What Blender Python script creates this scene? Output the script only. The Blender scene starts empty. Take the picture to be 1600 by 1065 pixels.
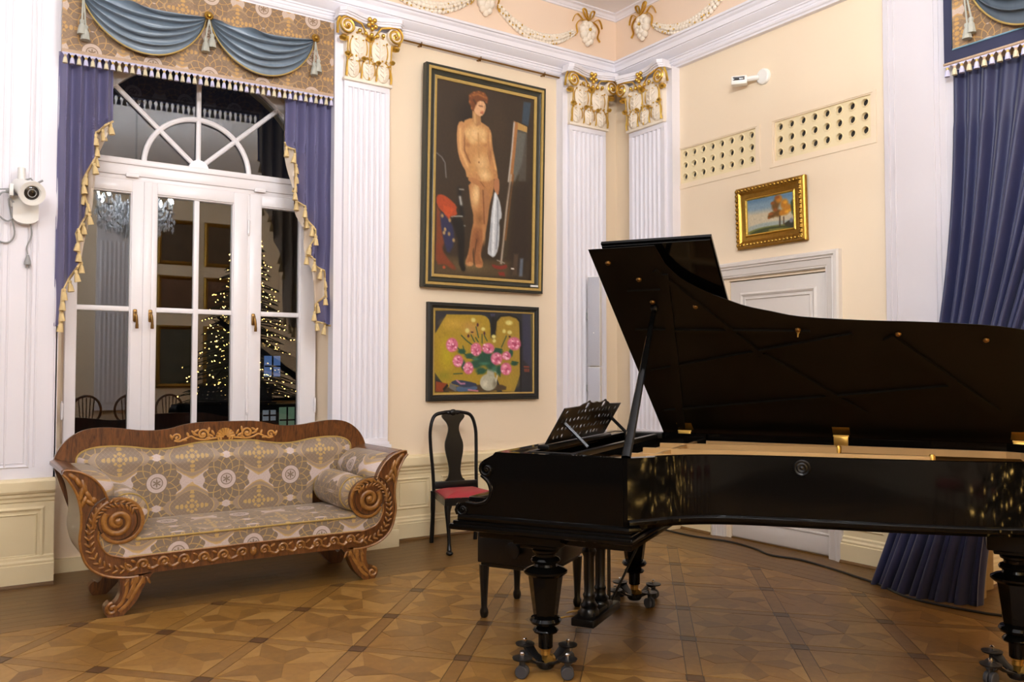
import bpy, bmesh, math, random
import numpy as np
from mathutils import Vector, Matrix
from mathutils.geometry import tessellate_polygon

SC = bpy.context.scene
COL = SC.collection
R = math.radians
PI = math.pi
rnd = random.Random(7)

# ------------------------------------------------------------------ camera, world, lights, exposure
cam_d = bpy.data.cameras.new('camera')
cam = bpy.data.objects.new('camera', cam_d); COL.objects.link(cam)
YAW, PITCH, ROLL = 0.5941, 0.0345, -0.0007
cam.location = (-5.7306, -6.5686, 1.45)
cam.rotation_euler = (Matrix.Rotation(-YAW, 4, 'Z') @ Matrix.Rotation(PI/2 + PITCH, 4, 'X') @ Matrix.Rotation(-ROLL, 4, 'Z')).to_euler()
cam_d.sensor_fit = 'HORIZONTAL'; cam_d.sensor_width = 36.0
cam_d.lens = 1324.363 / 1600 * 36.0
cam_d.clip_start = 0.05; cam_d.clip_end = 200
SC.camera = cam

world = bpy.data.worlds.new('night'); SC.world = world
world.use_nodes = True
bg = world.node_tree.nodes['Background']
bg.inputs[0].default_value = (0.004, 0.005, 0.009, 1); bg.inputs[1].default_value = 1.0

SC.view_settings.view_transform = 'Standard'
SC.view_settings.look = 'None'
SC.view_settings.gamma = 1.0
SC.view_settings.use_curve_mapping = False
SC.view_settings.exposure = 0.0

CHANDELIERS = [(-3.58, -5.05, 3.55), (-7.2, -3.7, 3.55), (-7.2, -8.0, 3.55)]  # first is reflected in the window; the other two are unseen, added as fill
BULB_STRENGTH = (1200.0, 540.0, 1400.0)
BULB_COLOUR = (0.93, 0.97, 1.02)

# ------------------------------------------------------------------ small helpers
def lin(c):
    return tuple(((x/12.92) if x <= 0.04045 else ((x+0.055)/1.055)**2.4) for x in c)
def hx(h):
    return lin(tuple(int(h[i:i+2], 16)/255 for i in (0, 2, 4)))

def tag(o, label=None, cat=None, group=None, kind=None):
    if label: o['label'] = label
    if cat: o['category'] = cat
    if group: o['group'] = group
    if kind: o['kind'] = kind
    return o

def empty(name, loc=(0, 0, 0), rz=0.0, label=None, cat=None, group=None, kind=None):
    o = bpy.data.objects.new(name, None); COL.objects.link(o)
    o.location = loc; o.rotation_euler = (0, 0, rz)
    o.empty_display_size = 0.1
    return tag(o, label, cat, group, kind)

def copy_tree(o, parent=None):
    c = o.copy(); COL.objects.link(c)
    if parent is not None: c.parent = parent
    for ch in list(o.children): copy_tree(ch, c)
    return c

def place(mesh, name, parent, loc=(0, 0, 0), rot=(0, 0, 0), scale=(1, 1, 1)):
    o = bpy.data.objects.new(name, mesh); COL.objects.link(o)
    o.parent = parent; o.location = loc; o.rotation_euler = rot; o.scale = scale
    return o

class MB:
    """collects shapes; build() links them as one mesh object"""
    def __init__(s): s.v = []; s.f = []; s.uv = None; s.mi = []; s.cur = 0
    def add(s, vs, fs):
        n = len(s.v); s.v.extend([tuple(p) for p in vs])
        s.f.extend([tuple(i+n for i in f) for f in fs]); s.mi.extend([s.cur]*len(fs)); return s
    def box(s, x0, x1, y0, y1, z0, z1, b=0.0):
        x0, x1 = min(x0, x1), max(x0, x1); y0, y1 = min(y0, y1), max(y0, y1); z0, z1 = min(z0, z1), max(z0, z1)
        if b <= 0:
            vs = [(x0,y0,z0),(x1,y0,z0),(x1,y1,z0),(x0,y1,z0),(x0,y0,z1),(x1,y0,z1),(x1,y1,z1),(x0,y1,z1)]
            return s.add(vs, [(0,3,2,1),(4,5,6,7),(0,1,5,4),(1,2,6,5),(2,3,7,6),(3,0,4,7)])
        b = min(b, (x1-x0)*.49, (y1-y0)*.49, (z1-z0)*.49)
        bm = bmesh.new(); bmesh.ops.create_cube(bm, size=1)
        for v in bm.verts: v.co = ((x0+x1)/2+v.co.x*(x1-x0), (y0+y1)/2+v.co.y*(y1-y0), (z0+z1)/2+v.co.z*(z1-z0))
        bmesh.ops.bevel(bm, geom=list(bm.edges), offset=b, segments=2, affect='EDGES', profile=.5)
        bm.verts.index_update()
        s.add([v.co[:] for v in bm.verts], [[v.index for v in f.verts] for f in bm.faces]); bm.free(); return s
    def prism(s, pts, fn, d0, d1, holes=(), caps=(True, True)):
        """polygon pts (2D) with holes, swept from depth d0 to d1; fn(a,b,d)->xyz"""
        loops = [list(pts)] + [list(h) for h in holes]
        flat = [p for l in loops for p in l]; n = len(flat)
        tris = tessellate_polygon([[Vector((p[0], p[1], 0)) for p in l] for l in loops])
        vs = [fn(p[0], p[1], d0) for p in flat] + [fn(p[0], p[1], d1) for p in flat]
        fs = []
        for t in tris:
            if caps[0]: fs.append(tuple(t))
            if caps[1]: fs.append(tuple(i+n for i in reversed(t)))
        k = 0
        for l in loops:
            m = len(l)
            for i in range(m):
                a, b = k+i, k+(i+1) % m
                fs.append((a, a+n, b+n, b))
            k += m
        return s.add(vs, fs)
    def lathe(s, prof, c=(0, 0, 0), seg=24, axis="Z", sx=1.0, sy=1.0, phase=0.0, caps=True):
        """prof: list of (r, h)"""
        vs = []; fs = []; m = len(prof)
        for r, h in prof:
            for k in range(seg):
                a = 2*PI*k/seg + phase; x, y = r*math.cos(a)*sx, r*math.sin(a)*sy
                if axis == 'Z': p = (x, y, h)
                elif axis == 'Y': p = (x, h, y)
                else: p = (h, x, y)
                vs.append((c[0]+p[0], c[1]+p[1], c[2]+p[2]))
        for i in range(m-1):
            for k in range(seg):
                k2 = (k+1) % seg
                fs.append((i*seg+k, i*seg+k2, (i+1)*seg+k2, (i+1)*seg+k))
        if caps and prof[0][0] > 1e-5: fs.append(tuple(range(seg-1, -1, -1)))
        if caps and prof[-1][0] > 1e-5: fs.append(tuple((m-1)*seg+k for k in range(seg)))
        return s.add(vs, fs)
    def tube(s, pts, r, seg=8, closed=False, flat=1.0, up=None):
        pts = [Vector(p) for p in pts]; n = len(pts)
        rs = r if isinstance(r, (list, tuple)) else [r]*n
        vs = []; fs = []; nrm = None
        for i, p in enumerate(pts):
            if closed: t = pts[(i+1) % n]-pts[i-1]
            else: t = pts[min(i+1, n-1)]-pts[max(i-1, 0)]
            if t.length < 1e-9: t = Vector((0, 0, 1))
            t.normalize()
            if up is not None: a = Vector(up)
            else: a = nrm if nrm is not None else (Vector((0, 0, 1)) if abs(t.z) < .9 else Vector((1, 0, 0)))
            u = a - t*a.dot(t)
            if u.length < 1e-6: u = t.orthogonal()
            u.normalize(); w = t.cross(u); nrm = u
            for k in range(seg):
                an = 2*PI*k/seg
                vs.append(p + u*(math.cos(an)*rs[i]*flat) + w*(math.sin(an)*rs[i]))
        m = n if closed else n-1
        for i in range(m):
            j = (i+1) % n
            for k in range(seg):
                k2 = (k+1) % seg
                fs.append((i*seg+k, i*seg+k2, j*seg+k2, j*seg+k))
        if not closed:
            fs.append(tuple(range(seg-1, -1, -1))); fs.append(tuple((n-1)*seg+k for k in range(seg)))
        return s.add(vs, fs)
    def sweep(s, prof, path, closed=False, upv=(0, 0, 1), cap=True):
        """prof [(a,b)]: a along side vector (path x up), b along up"""
        up = Vector(upv); P = [Vector(p) for p in path]; n = len(P); m = len(prof); vs = []; fs = []
        for i in range(n):
            if closed: d0 = (P[i]-P[i-1]).normalized(); d1 = (P[(i+1) % n]-P[i]).normalized()
            else:
                d1 = (P[min(i+1, n-1)]-P[min(i, n-2)]).normalized(); d0 = (P[max(i, 1)]-P[max(i-1, 0)]).normalized()
            s0 = d0.cross(up); s1 = d1.cross(up); sd = s0+s1
            if sd.length < 1e-6: sd = s0
            sd.normalize(); k = 1.0/max(.3, sd.dot(s0))
            for a, b in prof: vs.append(P[i]+sd*(a*k)+up*b)
        for i in range(n if closed else n-1):
            j = (i+1) % n
            for k in range(m-1): fs.append((i*m+k, j*m+k, j*m+k+1, i*m+k+1))
        if cap and not closed:
            fs.append(tuple(range(m))); fs.append(tuple((n-1)*m+k for k in range(m-1, -1, -1)))
        return s.add(vs, fs)
    def ball(s, c, r, seg=10, rings=7, scale=(1, 1, 1), rot=None):
        vs = []; fs = []
        def T(x, y, z):
            p = Vector((x*scale[0], y*scale[1], z*scale[2]))
            if rot is not None: p = rot @ p
            return (c[0]+p.x, c[1]+p.y, c[2]+p.z)
        vs.append(T(0, 0, r))
        for i in range(1, rings):
            a = PI*i/rings
            for k in range(seg):
                b = 2*PI*k/seg; vs.append(T(r*math.sin(a)*math.cos(b), r*math.sin(a)*math.sin(b), r*math.cos(a)))
        vs.append(T(0, 0, -r)); L = len(vs)-1
        for k in range(seg): fs.append((0, 1+k, 1+(k+1) % seg)); fs.append((L, L-seg+(k+1) % seg, L-seg+k))
        for i in range(rings-2):
            for k in range(seg):
                k2 = (k+1) % seg; a = 1+i*seg
                fs.append((a+k, a+seg+k, a+seg+k2, a+k2))
        return s.add(vs, fs)
    def grid(s, fn, nu, nv):
        vs = [fn(i/nu, j/nv) for j in range(nv+1) for i in range(nu+1)]
        fs = [(j*(nu+1)+i, j*(nu+1)+i+1, (j+1)*(nu+1)+i+1, (j+1)*(nu+1)+i) for j in range(nv) for i in range(nu)]
        return s.add(vs, fs)
    def mesh(s, name, mats, smooth=30, uvf=None, weld=0.0):
        me = bpy.data.meshes.new(name); me.from_pydata([tuple(p) for p in s.v], [], s.f)
        if weld:
            bm = bmesh.new(); bm.from_mesh(me); bmesh.ops.remove_doubles(bm, verts=bm.verts, dist=weld); bm.to_mesh(me); bm.free()
        me.validate(verbose=False)
        if not weld:
            bm = bmesh.new(); bm.from_mesh(me); bmesh.ops.recalc_face_normals(bm, faces=bm.faces); bm.to_mesh(me); bm.free()
        for m in (mats if isinstance(mats, (list, tuple)) else [mats]): me.materials.append(m)
        if len(me.polygons) == len(s.mi) and max(s.mi, default=0) > 0: me.polygons.foreach_set('material_index', s.mi)
        if smooth:
            me.polygons.foreach_set('use_smooth', [True]*len(me.polygons)); me.set_sharp_from_angle(angle=R(smooth))
        if uvf:
            uv = me.uv_layers.new(name='UVMap'); co = [v.co for v in me.vertices]
            buf = np.empty(len(me.loops)*2, dtype=np.float32)
            for p in me.polygons:
                for li in p.loop_indices:
                    q = uvf(co[me.loops[li].vertex_index], p.normal); buf[2*li] = q[0]; buf[2*li+1] = q[1]
            uv.data.foreach_set('uv', buf)
        me.update(); return me
    def build(s, name, mats, parent=None, smooth=30, uvf=None, loc=(0, 0, 0), rot=(0, 0, 0), weld=0.0, label=None):
        o = bpy.data.objects.new(name, s.mesh(name, mats, smooth, uvf, weld)); COL.objects.link(o)
        if parent is not None: o.parent = parent
        o.location = loc; o.rotation_euler = rot
        if label: o['label'] = label
        return o

def smooth_pts(pts, n=6, closed=False):
    """Catmull-Rom through the points"""
    P = [Vector(p) for p in pts]; m = len(P); out = []
    for i in range(m if closed else m-1):
        p0 = P[(i-1) % m] if (closed or i > 0) else P[0]*2-P[1]
        p1 = P[i]; p2 = P[(i+1) % m]
        p3 = P[(i+2) % m] if (closed or i+2 < m) else P[-1]*2-P[-2]
        for k in range(n):
            t = k/n
            out.append(0.5*((2*p1)+(p2-p0)*t+(2*p0-5*p1+4*p2-p3)*t*t+(3*p1-p0-3*p2+p3)*t**3))
    if not closed: out.append(P[-1])
    return out
def s2(pts, n=6, closed=False):
    return [(p.x, p.y) for p in smooth_pts([(a, b, 0) for a, b in pts], n, closed)]
def circ(cx, cy, r, n=20, a0=0.0, a1=2*PI, end=False, ry=None):
    m = n-1 if end else n
    return [(cx+r*math.cos(a0+(a1-a0)*k/m), cy+(ry or r)*math.sin(a0+(a1-a0)*k/m)) for k in range(n)]
XZ = lambda a, b, d: (a, d, b)
YZ = lambda a, b, d: (d, a, b)
XY = lambda a, b, d: (a, b, d)

# ------------------------------------------------------------------ node expressions and materials
class E:
    def __init__(s, nt, sock): s.nt = nt; s.k = sock
    def _m(s, op, *a):
        n = s.nt.nodes.new('ShaderNodeMath'); n.operation = op
        for i, x in enumerate((s,)+a):
            if isinstance(x, E): s.nt.links.new(x.k, n.inputs[i])
            else: n.inputs[i].default_value = x
        return E(s.nt, n.outputs[0])
    def __add__(s, o): return s._m('ADD', o)
    __radd__ = __add__
    def __sub__(s, o): return s._m('SUBTRACT', o)
    def __rsub__(s, o): return s._m('MULTIPLY', -1.0)+o
    def __mul__(s, o): return s._m('MULTIPLY', o)
    __rmul__ = __mul__
    def __truediv__(s, o): return s._m('DIVIDE', o)
    def gt(s, o): return s._m('GREATER_THAN', o)
    def lt(s, o): return s._m('LESS_THAN', o)
    def sin(s): return s._m('SINE')
    def cos(s): return s._m('COSINE')
    def abs(s): return s._m('ABSOLUTE')
    def frac(s): return s._m('FRACT')
    def sqrt(s): return s._m('SQRT')
    def atan2(s, o): return s._m('ARCTAN2', o)
    def min(s, o): return s._m('MINIMUM', o)
    def max(s, o): return s._m('MAXIMUM', o)
    def step(s, a, b):
        n = s.nt.nodes.new('ShaderNodeMapRange'); n.interpolation_type = 'SMOOTHSTEP'
        s.nt.links.new(s.k, n.inputs[0]); n.inputs[1].default_value = a; n.inputs[2].default_value = b
        n.inputs[3].default_value = 0; n.inputs[4].default_value = 1
        return E(s.nt, n.outputs[0])

def mixc(nt, f, a, b):
    n = nt.nodes.new('ShaderNodeMix'); n.data_type = 'RGBA'
    for sock, x in ((n.inputs[0], f), (n.inputs[6], a), (n.inputs[7], b)):
        if isinstance(x, E): nt.links.new(x.k, sock)
        elif isinstance(x, (int, float)): sock.default_value = x
        else: sock.default_value = (*x, 1)
    return E(nt, n.outputs[2])
def newmat(name):
    m = bpy.data.materials.new(name); m.use_nodes = True
    nt = m.node_tree; return m, nt, nt.nodes['Principled BSDF']
def coords(nt, kind='Object', scale=(1, 1, 1)):
    t = nt.nodes.new('ShaderNodeTexCoord'); mp = nt.nodes.new('ShaderNodeMapping')
    nt.links.new(t.outputs[kind], mp.inputs[0]); mp.inputs['Scale'].default_value = scale
    return E(nt, mp.outputs[0])
def noise(nt, co, scale=5.0, detail=3.0, rough=.5, dist=0.0):
    n = nt.nodes.new('ShaderNodeTexNoise'); nt.links.new(co.k, n.inputs['Vector'])
    n.inputs['Scale'].default_value = scale; n.inputs['Detail'].default_value = detail
    n.inputs['Roughness'].default_value = rough; n.inputs['Distortion'].default_value = dist
    return E(nt, n.outputs['Fac'])
def setc(nt, bs, col):
    if isinstance(col, E): nt.links.new(col.k, bs.inputs['Base Color'])
    else: bs.inputs['Base Color'].default_value = (*col, 1)
def bump(nt, bs, h, strength=.2, dist=.01):
    b = nt.nodes.new('ShaderNodeBump'); nt.links.new(h.k, b.inputs['Height'])
    b.inputs['Strength'].default_value = strength; b.inputs['Distance'].default_value = dist
    nt.links.new(b.outputs[0], bs.inputs['Normal'])

def mat(name, c, rough=.5, metal=0.0, var=0.06, vs=6.0, bmp=0.0, bs_=40.0, coat=0.0, sheen=0.0, spec=.5, stretch=(1, 1, 1), croughv=.05):
    m, nt, bs = newmat(name)
    co = coords(nt, 'Object', stretch)
    f = noise(nt, co, vs, 4)
    c2 = tuple(min(1, x*(1+var)) for x in c); c1 = tuple(x*(1-var) for x in c)
    setc(nt, bs, mixc(nt, f, c1, c2))
    bs.inputs['Roughness'].default_value = rough; bs.inputs['Metallic'].default_value = metal
    bs.inputs['Specular IOR Level'].default_value = spec
    if coat: bs.inputs['Coat Weight'].default_value = coat; bs.inputs['Coat Roughness'].default_value = croughv
    if sheen: bs.inputs['Sheen Weight'].default_value = sheen; bs.inputs['Sheen Roughness'].default_value = .4
    if bmp: bump(nt, bs, noise(nt, co, bs_, 3), bmp, .004)
    return m

def wood(name, dark, light, scale=1.0, rough=.35, coat=.3, swirl=1.2, stretch=(1, 1, 6), rnd_obj=0.0):
    m, nt, bs = newmat(name)
    co = coords(nt, 'Object', tuple(scale*x for x in stretch))
    a = noise(nt, co, 6, 5, .6, swirl); b = noise(nt, co, 40, 3, .6, .3)
    f = (a*1.7-.35)*.75+b*.25
    if rnd_obj:
        oi = nt.nodes.new('ShaderNodeObjectInfo'); f = f+(E(nt, oi.outputs['Random'])-.5)*rnd_obj
    setc(nt, bs, mixc(nt, f.step(.1, .9), dark, light))
    bs.inputs['Roughness'].default_value = rough
    bs.inputs['Coat Weight'].default_value = coat; bs.inputs['Coat Roughness'].default_value = .12
    bump(nt, bs, b, .04, .002)
    return m

def emit(name, c, s):
    m, nt, bs = newmat(name); bs.inputs['Base Color'].default_value = (*c, 1)
    bs.inputs['Emission Color'].default_value = (*c, 1); bs.inputs['Emission Strength'].default_value = s
    return m

def brocade(name, ground, taupe, gold, tan, P=.45, Q=.33, kx=1.0):
    """woven damask: rosettes, ogee bands and gold medallions on a pale ground (UV in metres)"""
    m, nt, bs = newmat(name)
    sep = nt.nodes.new('ShaderNodeSeparateXYZ'); nt.links.new(coords(nt, 'UV').k, sep.inputs[0])
    u, v = E(nt, sep.outputs[0]), E(nt, sep.outputs[1])
    a, b = u*(2*PI/P), v*(2*PI/Q)
    g = a.cos()+b.cos()
    fu = ((u/P+.5).frac()-.5)*P; fv = ((v/Q+.5).frac()-.5)*Q          # rosette cell
    hu = ((u/P).frac()-.5)*P; hv = ((v/Q).frac()-.5)*Q                # medallion cell
    r1 = (fu*fu+fv*fv).sqrt(); t1 = fv.atan2(fu)
    r2 = (hu*hu+hv*hv).sqrt(); t2 = hv.atan2(hu)
    nz = noise(nt, coords(nt, 'UV'), 90, 4, .7)
    nz2 = noise(nt, coords(nt, 'UV'), 14, 3, .6)
    r1s = r1*((t1*12).cos()*.06+1.0)+(nz-.5)*.012
    ros = r1s.lt(.155)
    ring = r1.gt(.040)*r1.lt(.064)
    core = r1.lt(.034)*((t1*6).cos()*.010+r1).gt(.018)
    curl = ((((t1*6+r1*38).sin()).abs().lt(.20)+((t1*6-r1*38).sin()).abs().lt(.20)).min(1.0)*(nz2*1.3+nz).gt(.98)*ros*r1.gt(.07))
    band = (g+(nz2-.5)*.25)
    ogee = band.lt(-.12)*band.gt(-.62)
    oline = (band+.12).abs().lt(.07).__mul__(1.0)+(band+.62).abs().lt(.07)
    med = g.lt(-.62)
    flower = ((t2*4).cos()*.030+(t2*8).cos()*.022+.060-r2).gt(0.0)*(((r2*210).sin()+(t2*8).cos()*.7+(nz-.5)*1.6).gt(-.1))
    spark = (((hu*(2*PI/.030)).sin()*1.0+(hv*(2*PI/.030)).sin()).abs().lt(.28))*med*(nz).gt(.42)
    col = mixc(nt, (nz-.45)*1.2, ground, tuple(x*.86 for x in ground))
    col = mixc(nt, ogee, col, tan)
    col = mixc(nt, oline*.8, col, gold)
    col = mixc(nt, med, col, tuple(x*1.15 for x in taupe))
    col = mixc(nt, spark*.55, col, tan)
    col = mixc(nt, flower*.9, col, gold)
    col = mixc(nt, ros, col, taupe)
    col = mixc(nt, curl*.75, col, gold)
    col = mixc(nt, ring, col, ground)
    col = mixc(nt, core*.8, col, ground)
    col = mixc(nt, (nz*1.5-.6)*.35, col, tuple(x*.55 for x in taupe))
    setc(nt, bs, col)
    bs.inputs['Roughness'].default_value = .5
    bs.inputs['Sheen Weight'].default_value = .15
    bump(nt, bs, nz*.6+ros*.4+ogee*.3, .25, .002)
    return m

def glassmat(name):
    m, nt, bs = newmat(name)
    nt.nodes.remove(bs); out = nt.nodes['Material Output']
    tr = nt.nodes.new('ShaderNodeBsdfTransparent'); tr.inputs[0].default_value = (.86, .88, .88, 1)
    gl = nt.nodes.new('ShaderNodeBsdfGlossy'); gl.inputs[0].default_value = (1, 1, 1, 1); gl.inputs['Roughness'].default_value = .004
    fr = nt.nodes.new('ShaderNodeFresnel'); fr.inputs[0].default_value = 1.52
    k = E(nt, fr.outputs[0])*1.9
    mx = nt.nodes.new('ShaderNodeMixShader'); nt.links.new(k.k, mx.inputs[0])
    nt.links.new(tr.outputs[0], mx.inputs[1]); nt.links.new(gl.outputs[0], mx.inputs[2]); nt.links.new(mx.outputs[0], out.inputs[0])
    return m

CREAM = mat('cream_wall_paint', hx('efdbbe'), .7, var=.02, vs=2.5, bmp=.03, bs_=60)
PEACH = mat('peach_frieze_paint', hx('eed4bb'), .7, var=.02, vs=3)
WHITE = mat('white_paint', hx('ebe7ec'), .45, var=.012, vs=3, bmp=.02, bs_=50)
WHITE2 = mat('white_window_paint', hx('f0ebec'), .3, var=.012, vs=3)
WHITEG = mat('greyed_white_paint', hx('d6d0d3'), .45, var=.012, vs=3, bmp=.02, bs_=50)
DOORW = mat('old_white_door_paint', hx('d8d0c8'), .4, var=.02, vs=3)
DADO = mat('wainscot_cream_paint', hx('ecdab0'), .5, var=.03, vs=3, bmp=.02)
CEILW = mat('white_ceiling', hx('f8f5f8'), .8, var=.01)
STUCCO = mat('cream_stucco', hx('efe2cf'), .6, var=.03, vs=14)
GOLD = mat('gilding', hx('e0bb5c'), .34, 1.0, var=.14, vs=30)
GOLDD = mat('aged_gilding', hx('a8823a'), .34, 1.0, var=.3, vs=45)
BRASS = mat('brass', hx('caa050'), .3, .85, var=.1, vs=20)
BRONZE = mat('bronze_handle', hx('8c6a3c'), .35, 1.0, var=.1, vs=20)
LACQ = mat('black_piano_lacquer', (.0026, .0024, .0022), .07, var=.2, vs=3, spec=.20)
BLACKW = mat('black_satin_wood', (.005, .0046, .0044), .28, var=.2, vs=6, spec=.38)
LIDIN = mat('black_lid_underside', (.0060, .0042, .0024), .42, var=.5, vs=5, spec=.16)
BLACKM = mat('black_metal', (.012, .012, .013), .42, .3, var=.1)
RUBBER = mat('grey_rubber', (.05, .05, .055), .6)
CHROME = mat('chrome', (.7, .7, .72), .18, 1.0, var=.03)
FARDARK = mat('darkened_far_wall', hx('4a3a2c'), .6, var=.15, vs=2)  # dark tone chosen so the unseen far wall darkens the piano reflections
PLATE = mat('piano_plate_bronze_paint', hx('c8a26c'), .42, .25, var=.05, vs=8)
SOUNDB = wood('soundboard_spruce', hx('8a5f30'), hx('b88a50'), 1.0, .4, .2, .3, (6, 1, 1))
VELVET = mat('blue_violet_velvet', hx('6a668a'), .65, var=.12, vs=5, sheen=.12)
VELVETD = mat('dark_blue_velvet', hx('25284a'), .55, var=.15, vs=5, sheen=.25)
NAVY = mat('navy_border_cloth', hx('272a46'), .7, var=.08)
LINING = mat('pale_curtain_lining', hx('d6c6b4'), .7, var=.05)
LININGB = mat('beige_patterned_lining', hx('9c7e4c'), .7, var=.25, vs=14)
SATIN = mat('blue_grey_satin', hx('7b8996'), .27, var=.14, vs=3, sheen=.25, stretch=(9, 9, 1), bmp=.12, bs_=30)
TASC = mat('cream_tassel', hx('cfc4a4'), .7, var=.12, vs=40)
TASL = mat('lilac_tassel', hx('c3c0da'), .7, var=.1, vs=40)
TASG = mat('gold_tassel', hx('d8bd86'), .65, var=.14, vs=40)
BRAID = mat('tan_braid', hx('b59a80'), .7, var=.2, vs=60)
TEAL = mat('teal_braid', hx('6f93a6'), .7)
GREYT = mat('grey_tassel', hx('a9a89c'), .7, var=.12, vs=40)
BROC = brocade('grey_gold_brocade', hx('c6b3ab'), hx('7e6c5a'), hx('bf9c5c'), hx('9c8670'), .46, .34)
BROCV = brocade('valance_brocade', hx('c4ad9c'), hx('80664c'), hx('c29450'), hx('a0825f'), .40, .30)
WALNUT = wood('walnut_veneer', hx('32170a'), hx('7a4a22'), 1.0, .32, .3, 1.6, (5, 5, 1))
CARVED = wood('carved_walnut', hx('6e4216'), hx('9c6a2c'), 1.2, .4, .15, 1.0, (3, 3, 3))
INLAY = wood('pale_inlay_wood', hx('a87430'), hx('c8924a'), 2.0, .35, .3, .8, (3, 3, 3))
INLAYD = mat('dark_inlay_line', hx('3a220c'), .4)
REDL = mat('red_leather', hx('a03038'), .45, var=.08, vs=20, bmp=.1, bs_=80)
BLEATH = mat('black_leather', (.014, .014, .015), .38, var=.2, vs=12, bmp=.2, bs_=40)
CABLE = mat('black_cable', (.010, .010, .010), .5)
GREYG = mat('grey_speaker_mesh', hx('b9b8c0'), .6, var=.08, vs=120, bmp=.3, bs_=300)
PLASTIC = mat('white_plastic', hx('ece9e2'), .35, var=.01)
GREYP = mat('grey_plastic', hx('9a9a98'), .4)
DARKG = mat('dark_lens', (.015, .013, .012), .12, coat=1.0)
HOLE = mat('dark_duct', (.02, .017, .014), .8)
FRAMEB = mat('black_frame_paint', hx('1d1c17'), .45, var=.2, vs=12)
FRAMEG = mat('black_green_frame', hx('2a2a1f'), .45, var=.2, vs=12)
FILLET = mat('dull_gold_fillet', hx('b79a58'), .5, .35, var=.15, vs=30)
GLASS = glassmat('window_glass')
PQ = [wood('parquet_oak_%d' % i, hx(a), hx(b), 1.0, .40, .08, .5, (3, 3, 3), .3) for i, (a, b) in enumerate(
    [('7c5520', '90672c'), ('6a471b', '7c5722'), ('8a642e', '9f763a'), ('714e1e', '865f28')])]
PQBAND = wood('parquet_band_oak', hx('724e1f'), hx('88622c'), 1.0, .40, .08, .4, (3, 3, 3), .25)
PQDARK = wood('parquet_dark_block', hx('4a2e10'), hx('5a3a18'), 1.0, .40, .08, .4, (3, 3, 3), .2)
PQLINE = mat('parquet_dark_line', hx('38200e'), .4)
PQBORDER = wood('parquet_border_oak', hx('5e4018'), hx('725020'), 1.0, .42, .08, .4, (1, 4, 3), .25)
CRYSTAL = mat('cut_crystal', (.92, .94, .97), .12, .0, var=.02, coat=1.0)
BULBS = [emit('candle_bulb_%d' % i, BULB_COLOUR, s) for i, s in enumerate(BULB_STRENGTH)]
# (light comes from the candle bulbs of one reflected and two added unseen chandeliers)

# ------------------------------------------------------------------ the room shell
RX0, RY0 = -10.4, -9.8          # far corners of the hall
def structure(o, label=None): 
    o['kind'] = 'structure'
    if label: o['label'] = label
    return o

b = MB(); b.box(RX0-.3, .9, RY0-.3, .6, -.12, 0)
floor = structure(b.build('floor', PQBORDER), 'oak parquet floor laid as diagonal star panels between darker bands')
b = MB(); b.box(RX0-.3, .9, RY0-.3, .6, 5.1, 5.25)
ceiling = structure(b.build('ceiling', CEILW), 'plain white ceiling above the peach frieze')

AX0, AX1, AZ = -5.06, -3.09, 4.30       # window alcove
WCX, WR = -4.0475, .9375                # window centre and half width
WZ0, WZS = .76, 2.98                    # bottom and spring line
def arch(r, z0, n=28, cx=WCX, zs=WZS):
    return [(cx-r, z0), (cx+r, z0)] + circ(cx, zs, r, n, 0, PI, True)
b = MB()
b.box(AX1, .9, 0, .6, 0, 5.2); b.box(RX0, AX0, .03, .6, 0, 5.2); b.box(AX0, AX1, 0, .6, AZ, 5.2)
b.prism([(AX0, 0), (AX1, 0), (AX1, AZ), (AX0, AZ)], XZ, .33, .6, [arch(WR, WZ0)])
wall_left = structure(b.build('wall_left', CREAM, smooth=25), 'pale cream wall with the arched window alcove')

# right wall with the door opening and two duct openings
V1 = (-.890, -1.812, 3.175, 3.526); V2 = (-1.972, -2.890, 3.170, 3.526)
DY0, DY1, DZ = -1.49, -2.478, 2.228
RECY = -3.58
b = MB()
def rect(y0, y1, z0, z1): return [(y0, z0), (y1, z0), (y1, z1), (y0, z1)]
b.prism([(.3, 0), (DY0, 0), (DY0, DZ), (DY1, DZ), (DY1, 0), (RECY, 0), (RECY, 5.2), (.3, 5.2)], YZ, 0, .62,
        [rect(V1[0]-.02, V1[1]+.02, V1[2]+.02, V1[3]-.01), rect(V2[0]-.02, V2[1]+.02, V2[2]+.02, V2[3]-.01)])
b.box(.62, .9, RY0, .3, 0, 5.2); b.box(0, .62, -6.1, RECY, 4.30, 5.2); b.box(0, .62, RY0, -6.1, 0, 5.2)
wall_right = structure(b.build('wall_right', CREAM, smooth=25), 'cream wall with the white door, vents and small landscape')
b = MB(); b.box(RX0-.3, .9, RY0-.3, RY0, 0, 5.2)
wall_rear = structure(b.build('wall_rear', CREAM), 'cream wall behind the viewer, seen in the window reflections')
b = MB(); b.box(RX0-.3, RX0, RY0, .6, 0, 5.2)
wall_far = structure(b.build('wall_far', FARDARK), 'unseen far wall of the hall, coloured dark to darken the piano reflections')
b = MB(); b.box(-.002, .02, 0, RECY, 4.55, 5.08)
b.box(AX1, 0, -.002, 0.02, 4.55, 5.08); b.box(RX0, AX1, -.002, 0.02, 4.55, 5.08)
structure(b.build('trim_1', PEACH), 'peach painted frieze band above the cornice')

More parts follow.
